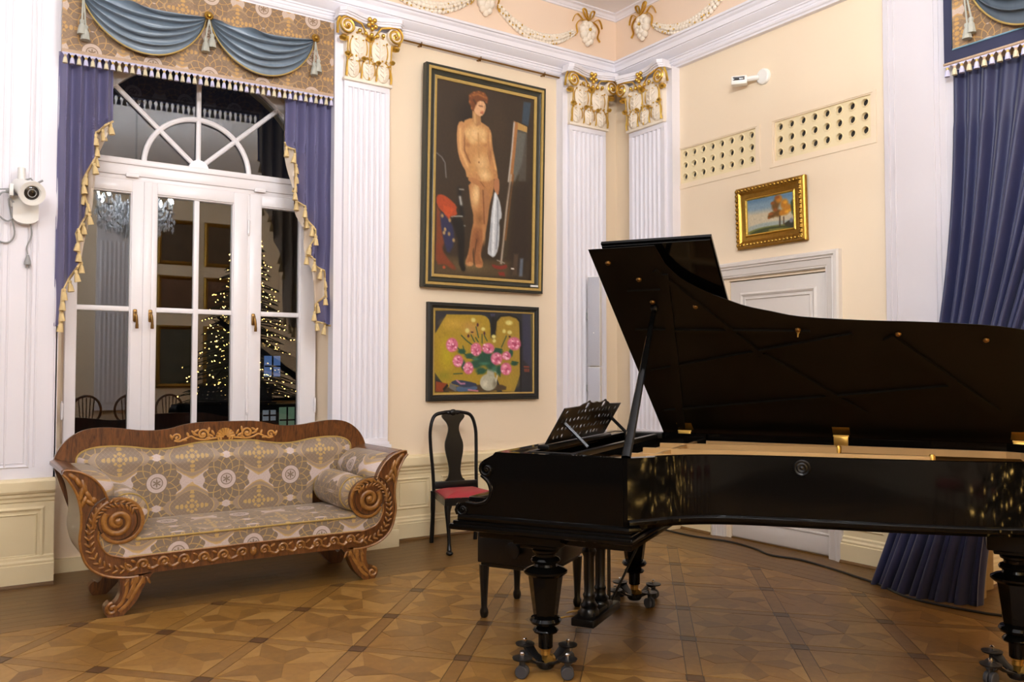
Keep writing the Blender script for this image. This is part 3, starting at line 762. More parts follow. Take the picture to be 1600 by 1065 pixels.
# ------------------------------------------------------------------ brush strokes of the three pictures (unit canvas, y down)
ART_STUDIO = [
    ('P', [(-0.001, 0.007), (0.384, 0.02), (0.369, 0.499), (0.006, 0.527)], '33271a', 0.1),
    ('E', (0.309, 0.181), 0.179, 0.149, '201810', 0.8),
    ('E', (0.613, 0.176), 0.139, 0.158, '3a2c1c', 0.8),
    ('P', [(0.016, 0.906), (0.493, 0.907), (0.965, 0.897), (0.964, 0.988), (0.02, 1.003)], '4e3f28', 0.04),
    ('E', (0.369, 0.948), 0.251, 0.035, '6a5838', 0.8),
    ('P', [(0.884, 0.024), (0.968, 0.021), (0.942, 0.154), (0.871, 0.142)], '33424e', 0.01),
    ('P', [(0.788, 0.14), (0.93, 0.158), (0.925, 0.458), (0.739, 0.472)], '4a453c', 0.008),
    ('P', [(0.764, 0.436), (0.85, 0.429), (0.738, 0.871), (0.678, 0.91)], '3a3020', 0.02),
    ('P', [(0.811, 0.194), (0.917, 0.197), (0.88, 0.361), (0.808, 0.466), (0.762, 0.47)], '5e5d56', 0.02),
    ('P', [(0.823, 0.143), (0.93, 0.158), (0.927, 0.189), (0.817, 0.181)], 'b08a4c', 0.006),
    ('P', [(0.785, 0.14), (0.829, 0.146), (0.807, 0.305), (0.779, 0.469), (0.748, 0.471)], 'a06a3a', 0.006),
    ('L', [(0.788, 0.15), (0.769, 0.296), (0.737, 0.472)], 'b4aca0', 0.016),
    ('L', [(0.764, 0.436), (0.721, 0.627), (0.696, 0.789), (0.673, 0.917)], 'a89a88', 0.0193),
    ('L', [(0.789, 0.434), (0.745, 0.638), (0.714, 0.788)], '7c5228', 0.0193),
    ('P', [(0.776, 0.498), (0.973, 0.458), (0.964, 0.982), (0.772, 0.978)], '2a2018', 0.1),
    ('P', [(0.809, 0.862), (0.857, 0.859), (0.844, 0.975), (0.796, 0.977)], '4a3a2c', 0.02),
    ('P', [(0.875, 0.883), (0.911, 0.881), (0.903, 0.979), (0.867, 0.98)], '5c6470', 0.02),
    ('L', [(0.237, 0.55), (0.245, 0.628), (0.268, 0.681)], '101010', 0.0409),
    ('L', [(0.238, 0.551), (0.277, 0.55)], '8c8c86', 0.012),
    ('L', [(0.244, 0.592), (0.256, 0.627)], 'a0a09a', 0.0265),
    ('L', [(0.163, 0.697), (0.269, 0.69)], '98a09c', 0.0108),
    ('L', [(0.214, 0.743), (0.296, 0.738)], '8c9494', 0.012),
    ('P', [(0.157, 0.703), (0.274, 0.695), (0.298, 0.775), (0.29, 0.916), (0.313, 0.974), (0.258, 0.97), (0.244, 0.837), (0.198, 0.768)], '14120f', 0.02),
    ('P', [(0.016, 0.596), (0.071, 0.589), (0.138, 0.605), (0.217, 0.642), (0.206, 0.661), (0.224, 0.687), (0.141, 0.701), (0.085, 0.686), (0.018, 0.649)], 'a8431f', 0.012),
    ('P', [(0.084, 0.645), (0.195, 0.655), (0.151, 0.694), (0.142, 0.76), (0.103, 0.738)], 'b94a20', 0.012),
    ('P', [(0.018, 0.649), (0.074, 0.693), (0.111, 0.82), (0.038, 0.928), (0.022, 0.929)], '7a3e22', 0.02),
    ('P', [(0.052, 0.671), (0.13, 0.707), (0.186, 0.751), (0.199, 0.839), (0.135, 0.901), (0.089, 0.821), (0.059, 0.741)], '2a2c4c', 0.02),
    ('E', (0.094, 0.786), 0.017, 0.014, 'a88a58', 0.6),
    ('E', (0.143, 0.789), 0.018, 0.014, 'a88a58', 0.6),
    ('E', (0.147, 0.718), 0.017, 0.014, 'a88a58', 0.6),
    ('E', (0.074, 0.699), 0.018, 0.014, 'a88a58', 0.6),
    ('E', (0.188, 0.819), 0.018, 0.014, 'a88a58', 0.6),
    ('E', (0.104, 0.768), 0.017, 0.014, 'a88a58', 0.6),
    ('P', [(0.019, 0.825), (0.063, 0.846), (0.108, 0.902), (0.225, 0.963), (0.192, 0.976), (0.115, 0.948), (0.082, 0.949), (0.023, 0.952)], '7c3a20', 0.02),
    ('E', (0.099, 0.963), 0.019, 0.01, 'b04a28', 0.5),
    ('L', [(0.012, 0.382), (0.06, 0.399), (0.092, 0.425), (0.105, 0.499)], '6e6c6a', 0.0103),
    ('L', [(0.249, 0.836), (0.263, 0.941), (0.291, 0.963)], '0e0c0a', 0.0361),
    ('P', [(0.574, 0.924), (0.655, 0.935), (0.737, 0.92), (0.737, 0.944), (0.655, 0.953), (0.585, 0.944)], '7e2a1c', 0.012),
    ('P', [(0.643, 0.966), (0.708, 0.963), (0.719, 0.986), (0.655, 0.983)], '7e2a1c', 0.012),
    ('E', (0.796, 0.942), 0.024, 0.006, 'c8c0b4', 0.4),
    ('L', [(0.632, 0.903), (0.708, 0.915)], '8a8478', 0.0096),
    ('P', [(0.318, 0.495), (0.584, 0.45), (0.584, 0.531), (0.537, 0.627), (0.521, 0.726), (0.492, 0.8), (0.453, 0.873), (0.493, 0.937), (0.459, 0.953), (0.403, 0.941), (0.39, 0.853), (0.412, 0.78), (0.373, 0.854), (0.386, 0.941), (0.335, 0.949), (0.301, 0.933), (0.345, 0.867), (0.355, 0.783), (0.388, 0.697), (0.352, 0.615)], 'ad7848', 0.01),
    ('P', [(0.467, 0.533), (0.537, 0.547), (0.537, 0.627), (0.521, 0.714), (0.48, 0.728), (0.474, 0.643)], 'a8744a', 0.02),
    ('P', [(0.388, 0.733), (0.492, 0.745), (0.475, 0.848), (0.447, 0.885), (0.493, 0.937), (0.403, 0.941), (0.39, 0.853), (0.373, 0.854), (0.386, 0.941), (0.313, 0.945), (0.345, 0.867), (0.366, 0.783)], '96603a', 0.03),
    ('E', (0.392, 0.576), 0.06, 0.091, 'dcb27a', 0.9),
    ('E', (0.409, 0.562), 0.035, 0.067, 'e2bd86', 0.9),
    ('E', (0.445, 0.694), 0.052, 0.048, '8c5c36', 0.9),
    ('E', (0.424, 0.803), 0.034, 0.054, '7c4c2c', 0.9),
    ('E', (0.492, 0.776), 0.023, 0.066, 'b98654', 0.8),
    ('L', [(0.473, 0.539), (0.485, 0.643), (0.492, 0.715)], '7a4a2c', 0.0108),
    ('L', [(0.418, 0.804), (0.396, 0.888), (0.397, 0.935)], '5c381f', 0.0108),
    ('E', (0.357, 0.934), 0.041, 0.013, 'c08a58', 0.5),
    ('E', (0.442, 0.942), 0.043, 0.012, 'b87c4e', 0.5),
    ('P', [(0.254, 0.195), (0.353, 0.164), (0.454, 0.182), (0.545, 0.207), (0.545, 0.28), (0.517, 0.33), (0.523, 0.366), (0.591, 0.42), (0.602, 0.482), (0.314, 0.504), (0.28, 0.41), (0.278, 0.327), (0.261, 0.269)], 'bb8852', 0.01),
    ('E', (0.387, 0.246), 0.101, 0.065, 'e2bd86', 0.9),
    ('E', (0.456, 0.395), 0.101, 0.065, 'd9b07a', 0.9),
    ('E', (0.49, 0.458), 0.09, 0.041, 'e2bd86', 0.9),
    ('E', (0.311, 0.312), 0.04, 0.018, 'a06c40', 0.8),
    ('E', (0.489, 0.3), 0.033, 0.015, 'ac7848', 0.8),
    ('E', (0.307, 0.384), 0.033, 0.041, '9c6a3e', 0.9),
    ('L', [(0.415, 0.243), (0.422, 0.315), (0.428, 0.368)], 'b48450', 0.0137),
    ('E', (0.428, 0.395), 0.009, 0.007, '7c5030', 0.5),
    ('P', [(0.21, 0.205), (0.265, 0.191), (0.288, 0.231), (0.278, 0.303), (0.279, 0.363), (0.335, 0.423), (0.457, 0.478), (0.424, 0.495), (0.369, 0.491), (0.281, 0.445), (0.22, 0.379), (0.199, 0.287)], 'b98452', 0.01),
    ('L', [(0.233, 0.236), (0.241, 0.342), (0.313, 0.425)], 'd4a46a', 0.0297),
    ('L', [(0.279, 0.256), (0.281, 0.345), (0.34, 0.405)], '84542f', 0.0114),
    ('P', [(0.511, 0.204), (0.55, 0.218), (0.562, 0.302), (0.602, 0.383), (0.631, 0.477), (0.591, 0.483), (0.568, 0.422), (0.517, 0.36), (0.511, 0.295)], 'b07c4a', 0.01),
    ('L', [(0.533, 0.232), (0.545, 0.316), (0.602, 0.419)], 'cf9f66', 0.0183),
    ('P', [(0.318, 0.483), (0.385, 0.478), (0.49, 0.507), (0.496, 0.525), (0.473, 0.536), (0.42, 0.518), (0.328, 0.504)], 'b07848', 0.008),
    ('L', [(0.449, 0.498), (0.484, 0.52)], '8a5834', 0.0096),
    ('P', [(0.584, 0.469), (0.638, 0.458), (0.644, 0.514), (0.632, 0.559), (0.596, 0.537), (0.584, 0.519)], 'a8704a', 0.008),
    ('P', [(0.352, 0.128), (0.436, 0.138), (0.443, 0.192), (0.398, 0.208), (0.353, 0.182)], 'a5774a', 0.01),
    ('L', [(0.375, 0.144), (0.381, 0.189)], 'c49a64', 0.0252),
    ('P', [(0.363, 0.084), (0.453, 0.062), (0.493, 0.089), (0.476, 0.128), (0.442, 0.152), (0.397, 0.148), (0.358, 0.121)], 'd2a276', 0.008),
    ('E', (0.453, 0.127), 0.025, 0.011, 'b9704e', 0.8),
    ('L', [(0.419, 0.096), (0.453, 0.096)], '6c4228', 0.008),
    ('L', [(0.436, 0.133), (0.456, 0.133)], '90402e', 0.0069),
    ('L', [(0.476, 0.091), (0.481, 0.109)], 'b07e54', 0.0069),
    ('P', [(0.317, 0.046), (0.373, 0.024), (0.452, 0.016), (0.504, 0.038), (0.51, 0.063), (0.487, 0.077), (0.464, 0.061), (0.408, 0.073), (0.385, 0.1), (0.363, 0.133), (0.335, 0.111), (0.312, 0.071)], '6c3c1c', 0.012),
    ('L', [(0.351, 0.048), (0.407, 0.036), (0.47, 0.045)], '9a6030', 0.0183),
    ('L', [(0.363, 0.072), (0.385, 0.088)], '4a2812', 0.016),
    ('E', (0.334, 0.056), 0.029, 0.015, '7c4622', 0.8),
    ('E', (0.329, 0.054), 0.014, 0.007, 'a0652f', 0.9),
    ('E', (0.373, 0.035), 0.03, 0.012, '7c4622', 0.8),
    ('E', (0.368, 0.032), 0.014, 0.007, 'a0652f', 0.9),
    ('E', (0.418, 0.025), 0.032, 0.011, '7c4622', 0.8),
    ('E', (0.413, 0.023), 0.015, 0.005, 'a0652f', 0.9),
    ('E', (0.464, 0.03), 0.027, 0.014, '7c4622', 0.8),
    ('E', (0.458, 0.028), 0.014, 0.006, 'a0652f', 0.9),
    ('E', (0.493, 0.049), 0.023, 0.015, '7c4622', 0.8),
    ('E', (0.488, 0.046), 0.011, 0.008, 'a0652f', 0.9),
    ('E', (0.329, 0.087), 0.023, 0.019, '7c4622', 0.8),
    ('E', (0.324, 0.085), 0.011, 0.009, 'a0652f', 0.9),
    ('E', (0.35, 0.119), 0.02, 0.014, '7c4622', 0.8),
    ('E', (0.344, 0.116), 0.01, 0.008, 'a0652f', 0.9),
    ('E', (0.496, 0.07), 0.016, 0.011, '7c4622', 0.8),
    ('E', (0.49, 0.068), 0.008, 0.005, 'a0652f', 0.9),
    ('E', (0.31, 0.253), 0.055, 0.036, 'd8b078', 0.9),
    ('E', (0.466, 0.238), 0.056, 0.037, 'dcb47c', 0.9),
    ('E', (0.355, 0.285), 0.048, 0.026, 'dab27a', 0.9),
    ('E', (0.472, 0.271), 0.04, 0.024, 'dab27a', 0.9),
    ('E', (0.545, 0.34), 0.027, 0.072, 'a06a40', 0.9),
    ('E', (0.563, 0.405), 0.029, 0.053, 'ba8450', 0.9),
    ('E', (0.357, 0.439), 0.066, 0.047, 'bd8c54', 0.9),
    ('P', [(0.596, 0.533), (0.62, 0.553), (0.655, 0.594), (0.677, 0.673), (0.643, 0.688), (0.655, 0.742), (0.643, 0.846), (0.597, 0.893), (0.55, 0.88), (0.527, 0.87), (0.55, 0.772), (0.561, 0.656), (0.584, 0.575)], 'b9bcbe', 0.01),
    ('L', [(0.602, 0.555), (0.59, 0.697), (0.585, 0.873)], 'dfe1e2', 0.0241),
    ('L', [(0.626, 0.584), (0.632, 0.707), (0.62, 0.841)], '8b8f94', 0.0144),
    ('L', [(0.567, 0.711), (0.556, 0.856)], '9da1a6', 0.0144),
]
ART_PEONIES = [
    ('P', [(0.008, 0.011), (1.011, -0.024), (1.019, 1.002), (0.008, 0.984)], '2a2a2e', 0.004),
    ('P', [(0.008, 0.055), (0.444, 0.039), (0.51, 0.055), (0.544, 0.106), (0.557, 0.225), (0.563, 0.988), (0.008, 0.984)], 'a88a28', 0.008),
    ('P', [(0.614, 0.989), (0.602, 0.223), (0.61, 0.103), (0.657, 0.041), (0.75, 0.03), (0.82, 0.053), (0.862, 0.105), (0.867, 0.997)], 'a58630', 0.008),
    ('P', [(0.546, 0.318), (0.614, 0.316), (0.62, 0.99), (0.551, 0.988)], 'a58630', 0.01),
    ('E', (0.185, 0.161), 0.161, 0.102, 'c09a3c', 0.9),
    ('E', (0.123, 0.534), 0.095, 0.259, 'b4a020', 0.9),
    ('E', (0.357, 0.218), 0.132, 0.144, 'b98c48', 0.9),
    ('E', (0.782, 0.857), 0.096, 0.124, 'a88c34', 0.9),
    ('E', (0.102, 0.792), 0.095, 0.078, '8c8222', 0.9),
    ('P', [(0.549, 0.02), (0.6, 0.018), (0.589, 0.091), (0.569, 0.092)], '4a4a66', 0.01),
    ('P', [(0.885, -0.004), (0.999, 0.004), (0.997, 0.721), (0.898, 0.583)], '37384a', 0.02),
    ('L', [(0.987, 0.018), (1.007, 0.987)], '6a6028', 0.0156),
    ('L', [(0.578, 0.078), (0.582, 0.29)], '15140f', 0.0445),
    ('L', [(0.602, 0.223), (0.61, 0.11), (0.657, 0.044), (0.75, 0.03), (0.826, 0.056), (0.868, 0.112), (0.873, 0.997)], '15140f', 0.0156),
    ('P', [(0.155, 0.923), (0.539, 0.893), (0.724, 0.911), (0.713, 0.986), (0.008, 0.981), (0.102, 0.935)], '4a3a26', 0.012),
    ('P', [(0.019, 0.855), (0.134, 0.884), (0.087, 0.98), (0.014, 0.978)], '8c4022', 0.008),
    ('P', [(0.125, 0.886), (0.139, 0.91), (0.094, 0.974), (0.083, 0.947)], '1c1a14', 0.006),
    ('P', [(0.15, 0.871), (0.219, 0.833), (0.405, 0.876), (0.421, 0.91), (0.317, 0.934), (0.198, 0.898)], '333c54', 0.006),
    ('P', [(0.15, 0.877), (0.214, 0.912), (0.214, 0.984), (0.145, 0.936)], '6c6a64', 0.006),
    ('P', [(0.214, 0.912), (0.317, 0.934), (0.421, 0.91), (0.422, 0.964), (0.317, 0.98), (0.214, 0.984)], '4a607c', 0.006),
    ('L', [(0.219, 0.846), (0.257, 0.886), (0.295, 0.885)], 'c887a0', 0.0133),
    ('L', [(0.333, 0.961), (0.427, 0.977)], 'c87a90', 0.0111),
    ('E', (0.534, 0.872), 0.091, 0.111, 'b5b098', 0.12),
    ('P', [(0.521, 0.711), (0.589, 0.712), (0.596, 0.799), (0.516, 0.798)], 'aeaa92', 0.008),
    ('E', (0.5, 0.892), 0.04, 0.059, 'd2cdb6', 0.8),
    ('E', (0.596, 0.894), 0.03, 0.081, '837c64', 0.8),
    ('L', [(0.595, 0.732), (0.63, 0.759), (0.613, 0.854)], 'cfcab4', 0.0111),
    ('L', [(0.26, 0.299), (0.314, 0.363), (0.369, 0.414)], '1f4432', 0.0078),
    ('L', [(0.357, 0.29), (0.391, 0.374)], '1f4432', 0.0078),
    ('L', [(0.406, 0.191), (0.432, 0.321)], '1f4432', 0.0078),
    ('L', [(0.401, 0.322), (0.429, 0.373)], '1f4432', 0.0078),
    ('L', [(0.467, 0.28), (0.468, 0.386)], '1f4432', 0.0078),
    ('L', [(0.718, 0.293), (0.667, 0.435)], '1f4432', 0.0078),
    ('L', [(0.49, 0.293), (0.518, 0.358)], '1f4432', 0.0078),
    ('L', [(0.218, 0.443), (0.272, 0.507), (0.337, 0.559)], '1f4432', 0.0078),
    ('L', [(0.277, 0.429), (0.293, 0.507)], '1f4432', 0.0078),
    ('L', [(0.187, 0.767), (0.273, 0.762)], '1f4432', 0.0078),
    ('L', [(0.779, 0.61), (0.845, 0.624)], '1f4432', 0.0078),
    ('L', [(0.315, 0.572), (0.447, 0.585)], '1f4432', 0.0078),
    ('L', [(0.604, 0.45), (0.673, 0.462)], '1f4432', 0.0078),
    ('L', [(0.641, 0.692), (0.653, 0.8)], '1f4432', 0.0078),
    ('L', [(0.426, 0.77), (0.515, 0.718)], '1f4432', 0.0078),
    ('E', (0.266, 0.494), 0.049, 0.039, '24503c', 0.5),
    ('E', (0.492, 0.584), 0.125, 0.107, '24503c', 0.5),
    ('E', (0.403, 0.651), 0.078, 0.066, '24503c', 0.5),
    ('E', (0.627, 0.49), 0.069, 0.053, '24503c', 0.5),
    ('E', (0.56, 0.651), 0.069, 0.094, '24503c', 0.5),
    ('E', (0.767, 0.502), 0.029, 0.068, '24503c', 0.5),
    ('E', (0.641, 0.719), 0.041, 0.081, '24503c', 0.5),
    ('E', (0.459, 0.731), 0.068, 0.053, '24503c', 0.5),
    ('E', (0.283, 0.664), 0.028, 0.078, '24503c', 0.5),
    ('E', (0.348, 0.545), 0.066, 0.04, '24503c', 0.5),
    ('E', (0.803, 0.638), 0.048, 0.034, '24503c', 0.5),
    ('E', (0.514, 0.531), 0.068, 0.08, '24503c', 0.5),
    ('E', (0.492, 0.638), 0.068, 0.026, '3c7058', 0.7),
    ('E', (0.403, 0.585), 0.044, 0.021, '3c7058', 0.7),
    ('E', (0.595, 0.705), 0.034, 0.054, '3c7058', 0.7),
    ('E', (0.378, 0.107), 0.029, 0.036, 'd8cc7c', 0.5),
    ('E', (0.319, 0.239), 0.028, 0.039, 'd8cc7c', 0.5),
    ('E', (0.478, 0.214), 0.027, 0.029, 'd8cc7c', 0.5),
    ('E', (0.586, 0.303), 0.029, 0.032, 'd8cc7c', 0.5),
    ('E', (0.592, 0.356), 0.023, 0.03, 'd8cc7c', 0.5),
    ('E', (0.745, 0.124), 0.049, 0.04, 'd8cc7c', 0.5),
    ('E', (0.694, 0.233), 0.023, 0.032, 'd8cc7c', 0.5),
    ('E', (0.752, 0.245), 0.033, 0.032, 'd8cc7c', 0.5),
    ('E', (0.422, 0.164), 0.014, 0.029, '4a2430', 0.5),
    ('E', (0.49, 0.266), 0.013, 0.029, '4a2430', 0.5),
    ('E', (0.33, 0.304), 0.015, 0.026, '4a2430', 0.5),
    ('E', (0.368, 0.257), 0.018, 0.013, '4a2430', 0.5),
    ('E', (0.753, 0.299), 0.016, 0.016, '4a2430', 0.5),
    ('E', (0.17, 0.418), 0.066, 0.098, 'cf6a86', 0.25),
    ('E', (0.153, 0.389), 0.033, 0.044, 'e89ab0', 0.8),
    ('E', (0.18, 0.432), 0.029, 0.04, 'a83a58', 0.8),
    ('E', (0.193, 0.466), 0.02, 0.03, 'f0b4c4', 0.8),
    ('E', (0.137, 0.453), 0.019, 0.029, 'e08aa4', 0.8),
    ('E', (0.179, 0.41), 0.012, 0.017, 'f4c4d0', 0.6),
    ('E', (0.209, 0.45), 0.016, 0.012, 'e690a8', 0.6),
    ('E', (0.134, 0.414), 0.014, 0.012, 'f4c4d0', 0.6),
    ('E', (0.181, 0.48), 0.012, 0.013, 'e690a8', 0.6),
    ('E', (0.156, 0.459), 0.015, 0.01, 'd87894', 0.6),
    ('E', (0.206, 0.444), 0.009, 0.014, 'f4c4d0', 0.6),
    ('E', (0.198, 0.467), 0.017, 0.016, 'c65a78', 0.6),
    ('E', (0.153, 0.42), 0.012, 0.011, 'f0b6c6', 0.6),
    ('E', (0.159, 0.49), 0.017, 0.013, 'd87894', 0.6),
    ('E', (0.17, 0.372), 0.012, 0.014, 'e690a8', 0.6),
    ('E', (0.164, 0.436), 0.015, 0.014, 'c65a78', 0.6),
    ('E', (0.173, 0.456), 0.01, 0.013, 'c65a78', 0.6),
    ('E', (0.18, 0.359), 0.013, 0.01, 'b84a68', 0.6),
    ('E', (0.138, 0.455), 0.008, 0.009, 'f4c4d0', 0.6),
    ('E', (0.145, 0.371), 0.011, 0.01, 'f4c4d0', 0.6),
    ('E', (0.141, 0.399), 0.012, 0.011, 'b84a68', 0.6),
    ('E', (0.408, 0.466), 0.062, 0.092, 'cf6a86', 0.25),
    ('E', (0.392, 0.439), 0.031, 0.041, 'e89ab0', 0.8),
    ('E', (0.417, 0.48), 0.028, 0.037, 'a83a58', 0.8),
    ('E', (0.43, 0.512), 0.018, 0.028, 'f0b4c4', 0.8),
    ('E', (0.377, 0.499), 0.017, 0.027, 'e08aa4', 0.8),
    ('E', (0.376, 0.425), 0.017, 0.014, 'c65a78', 0.6),
    ('E', (0.425, 0.462), 0.012, 0.011, 'e690a8', 0.6),
    ('E', (0.367, 0.508), 0.012, 0.009, 'f4c4d0', 0.6),
    ('E', (0.421, 0.454), 0.016, 0.011, 'd87894', 0.6),
    ('E', (0.448, 0.507), 0.016, 0.01, 'd87894', 0.6),
    ('E', (0.368, 0.425), 0.012, 0.016, 'd87894', 0.6),
    ('E', (0.435, 0.443), 0.012, 0.011, 'c65a78', 0.6),
    ('E', (0.433, 0.478), 0.01, 0.01, 'c65a78', 0.6),
    ('E', (0.389, 0.458), 0.01, 0.013, 'c65a78', 0.6),
    ('E', (0.371, 0.473), 0.01, 0.009, 'f0b6c6', 0.6),
    ('E', (0.419, 0.475), 0.009, 0.01, 'f4c4d0', 0.6),
    ('E', (0.408, 0.409), 0.011, 0.01, 'f4c4d0', 0.6),
    ('E', (0.394, 0.527), 0.015, 0.015, 'f0b6c6', 0.6),
    ('E', (0.39, 0.524), 0.011, 0.009, 'c65a78', 0.6),
    ('E', (0.413, 0.53), 0.013, 0.011, 'b84a68', 0.6),
    ('E', (0.398, 0.421), 0.011, 0.014, 'c65a78', 0.6),
    ('E', (0.53, 0.451), 0.071, 0.077, 'cf6a86', 0.25),
    ('E', (0.513, 0.428), 0.035, 0.035, 'e89ab0', 0.8),
    ('E', (0.541, 0.462), 0.031, 0.031, 'a83a58', 0.8),
    ('E', (0.555, 0.489), 0.021, 0.023, 'f0b4c4', 0.8),
    ('E', (0.496, 0.478), 0.019, 0.023, 'e08aa4', 0.8),
    ('E', (0.478, 0.457), 0.017, 0.015, 'b84a68', 0.6),
    ('E', (0.56, 0.456), 0.015, 0.017, 'd87894', 0.6),
    ('E', (0.517, 0.462), 0.011, 0.014, 'f4c4d0', 0.6),
    ('E', (0.519, 0.411), 0.015, 0.015, 'e690a8', 0.6),
    ('E', (0.557, 0.447), 0.016, 0.013, 'c65a78', 0.6),
    ('E', (0.524, 0.467), 0.012, 0.014, 'f4c4d0', 0.6),
    ('E', (0.558, 0.47), 0.009, 0.016, 'e690a8', 0.6),
    ('E', (0.58, 0.477), 0.011, 0.012, 'd87894', 0.6),
    ('E', (0.484, 0.431), 0.018, 0.012, 'b84a68', 0.6),
    ('E', (0.481, 0.447), 0.015, 0.009, 'd87894', 0.6),
    ('E', (0.508, 0.481), 0.012, 0.013, 'b84a68', 0.6),
    ('E', (0.511, 0.434), 0.014, 0.01, 'c65a78', 0.6),
    ('E', (0.481, 0.455), 0.01, 0.014, 'f4c4d0', 0.6),
    ('E', (0.49, 0.409), 0.012, 0.012, 'e690a8', 0.6),
    ('E', (0.511, 0.482), 0.015, 0.012, 'e690a8', 0.6),
    ('E', (0.492, 0.409), 0.016, 0.016, 'f4c4d0', 0.6),
    ('E', (0.8, 0.386), 0.081, 0.095, 'cf6a86', 0.25),
    ('E', (0.78, 0.358), 0.04, 0.042, 'e89ab0', 0.8),
    ('E', (0.813, 0.4), 0.036, 0.038, 'a83a58', 0.8),
    ('E', (0.829, 0.433), 0.024, 0.028, 'f0b4c4', 0.8),
    ('E', (0.761, 0.42), 0.022, 0.028, 'e08aa4', 0.8),
    ('E', (0.858, 0.406), 0.017, 0.017, 'c65a78', 0.6),
    ('E', (0.838, 0.357), 0.016, 0.015, 'f4c4d0', 0.6),
    ('E', (0.786, 0.34), 0.01, 0.015, 'c65a78', 0.6),
    ('E', (0.815, 0.395), 0.014, 0.009, 'b84a68', 0.6),
    ('E', (0.832, 0.382), 0.011, 0.011, 'e690a8', 0.6),
    ('E', (0.84, 0.412), 0.018, 0.017, 'f0b6c6', 0.6),
    ('E', (0.762, 0.362), 0.018, 0.013, 'd87894', 0.6),
    ('E', (0.784, 0.352), 0.015, 0.011, 'f4c4d0', 0.6),
    ('E', (0.796, 0.418), 0.012, 0.014, 'f0b6c6', 0.6),
    ('E', (0.791, 0.415), 0.019, 0.011, 'f0b6c6', 0.6),
    ('E', (0.787, 0.378), 0.018, 0.016, 'b84a68', 0.6),
    ('E', (0.787, 0.451), 0.01, 0.011, 'b84a68', 0.6),
    ('E', (0.805, 0.413), 0.01, 0.013, 'b84a68', 0.6),
    ('E', (0.83, 0.453), 0.014, 0.015, 'd87894', 0.6),
    ('E', (0.747, 0.426), 0.015, 0.009, 'f4c4d0', 0.6),
    ('E', (0.849, 0.391), 0.018, 0.015, 'c65a78', 0.6),
    ('E', (0.229, 0.611), 0.058, 0.086, 'cf6a86', 0.25),
    ('E', (0.214, 0.586), 0.029, 0.038, 'e89ab0', 0.8),
    ('E', (0.238, 0.624), 0.026, 0.035, 'a83a58', 0.8),
    ('E', (0.249, 0.654), 0.018, 0.026, 'f0b4c4', 0.8),
    ('E', (0.2, 0.641), 0.016, 0.026, 'e08aa4', 0.8),
    ('E', (0.261, 0.623), 0.017, 0.017, 'd87894', 0.6),
    ('E', (0.239, 0.619), 0.011, 0.014, 'c65a78', 0.6),
    ('E', (0.245, 0.605), 0.013, 0.009, 'c65a78', 0.6),
    ('E', (0.205, 0.581), 0.012, 0.014, 'f0b6c6', 0.6),
    ('E', (0.186, 0.615), 0.017, 0.01, 'e690a8', 0.6),
    ('E', (0.217, 0.594), 0.012, 0.012, 'f0b6c6', 0.6),
    ('E', (0.202, 0.624), 0.014, 0.016, 'd87894', 0.6),
    ('E', (0.232, 0.67), 0.015, 0.015, 'd87894', 0.6),
    ('E', (0.225, 0.596), 0.013, 0.01, 'f4c4d0', 0.6),
    ('E', (0.219, 0.652), 0.016, 0.012, 'f4c4d0', 0.6),
    ('E', (0.238, 0.641), 0.012, 0.011, 'e690a8', 0.6),
    ('E', (0.228, 0.585), 0.014, 0.012, 'c65a78', 0.6),
    ('E', (0.23, 0.66), 0.016, 0.013, 'f4c4d0', 0.6),
    ('E', (0.238, 0.564), 0.013, 0.012, 'f0b6c6', 0.6),
    ('E', (0.23, 0.589), 0.012, 0.016, 'b84a68', 0.6),
    ('E', (0.238, 0.615), 0.016, 0.014, 'e690a8', 0.6),
    ('E', (0.332, 0.697), 0.057, 0.087, 'cf6a86', 0.25),
    ('E', (0.318, 0.671), 0.028, 0.039, 'e89ab0', 0.8),
    ('E', (0.341, 0.71), 0.025, 0.035, 'a83a58', 0.8),
    ('E', (0.352, 0.74), 0.017, 0.026, 'f0b4c4', 0.8),
    ('E', (0.304, 0.727), 0.016, 0.026, 'e08aa4', 0.8),
    ('E', (0.338, 0.708), 0.015, 0.016, 'e690a8', 0.6),
    ('E', (0.365, 0.679), 0.014, 0.009, 'f0b6c6', 0.6),
    ('E', (0.34, 0.63), 0.009, 0.012, 'c65a78', 0.6),
    ('E', (0.324, 0.691), 0.01, 0.015, 'e690a8', 0.6),
    ('E', (0.333, 0.71), 0.013, 0.015, 'f0b6c6', 0.6),
    ('E', (0.287, 0.69), 0.014, 0.014, 'f0b6c6', 0.6),
    ('E', (0.344, 0.674), 0.014, 0.015, 'd87894', 0.6),
    ('E', (0.317, 0.651), 0.009, 0.015, 'f4c4d0', 0.6),
    ('E', (0.34, 0.721), 0.013, 0.01, 'c65a78', 0.6),
    ('E', (0.34, 0.671), 0.011, 0.01, 'f0b6c6', 0.6),
    ('E', (0.341, 0.701), 0.012, 0.011, 'c65a78', 0.6),
    ('E', (0.347, 0.655), 0.009, 0.012, 'e690a8', 0.6),
    ('E', (0.33, 0.656), 0.01, 0.013, 'e690a8', 0.6),
    ('E', (0.314, 0.713), 0.01, 0.013, 'f4c4d0', 0.6),
    ('E', (0.339, 0.736), 0.011, 0.01, 'c65a78', 0.6),
    ('E', (0.359, 0.688), 0.013, 0.013, 'f0b6c6', 0.6),
    ('E', (0.617, 0.577), 0.069, 0.089, 'cf6a86', 0.25),
    ('E', (0.599, 0.551), 0.034, 0.039, 'e89ab0', 0.8),
    ('E', (0.627, 0.59), 0.031, 0.036, 'a83a58', 0.8),
    ('E', (0.641, 0.621), 0.021, 0.027, 'f0b4c4', 0.8),
    ('E', (0.583, 0.608), 0.019, 0.027, 'e08aa4', 0.8),
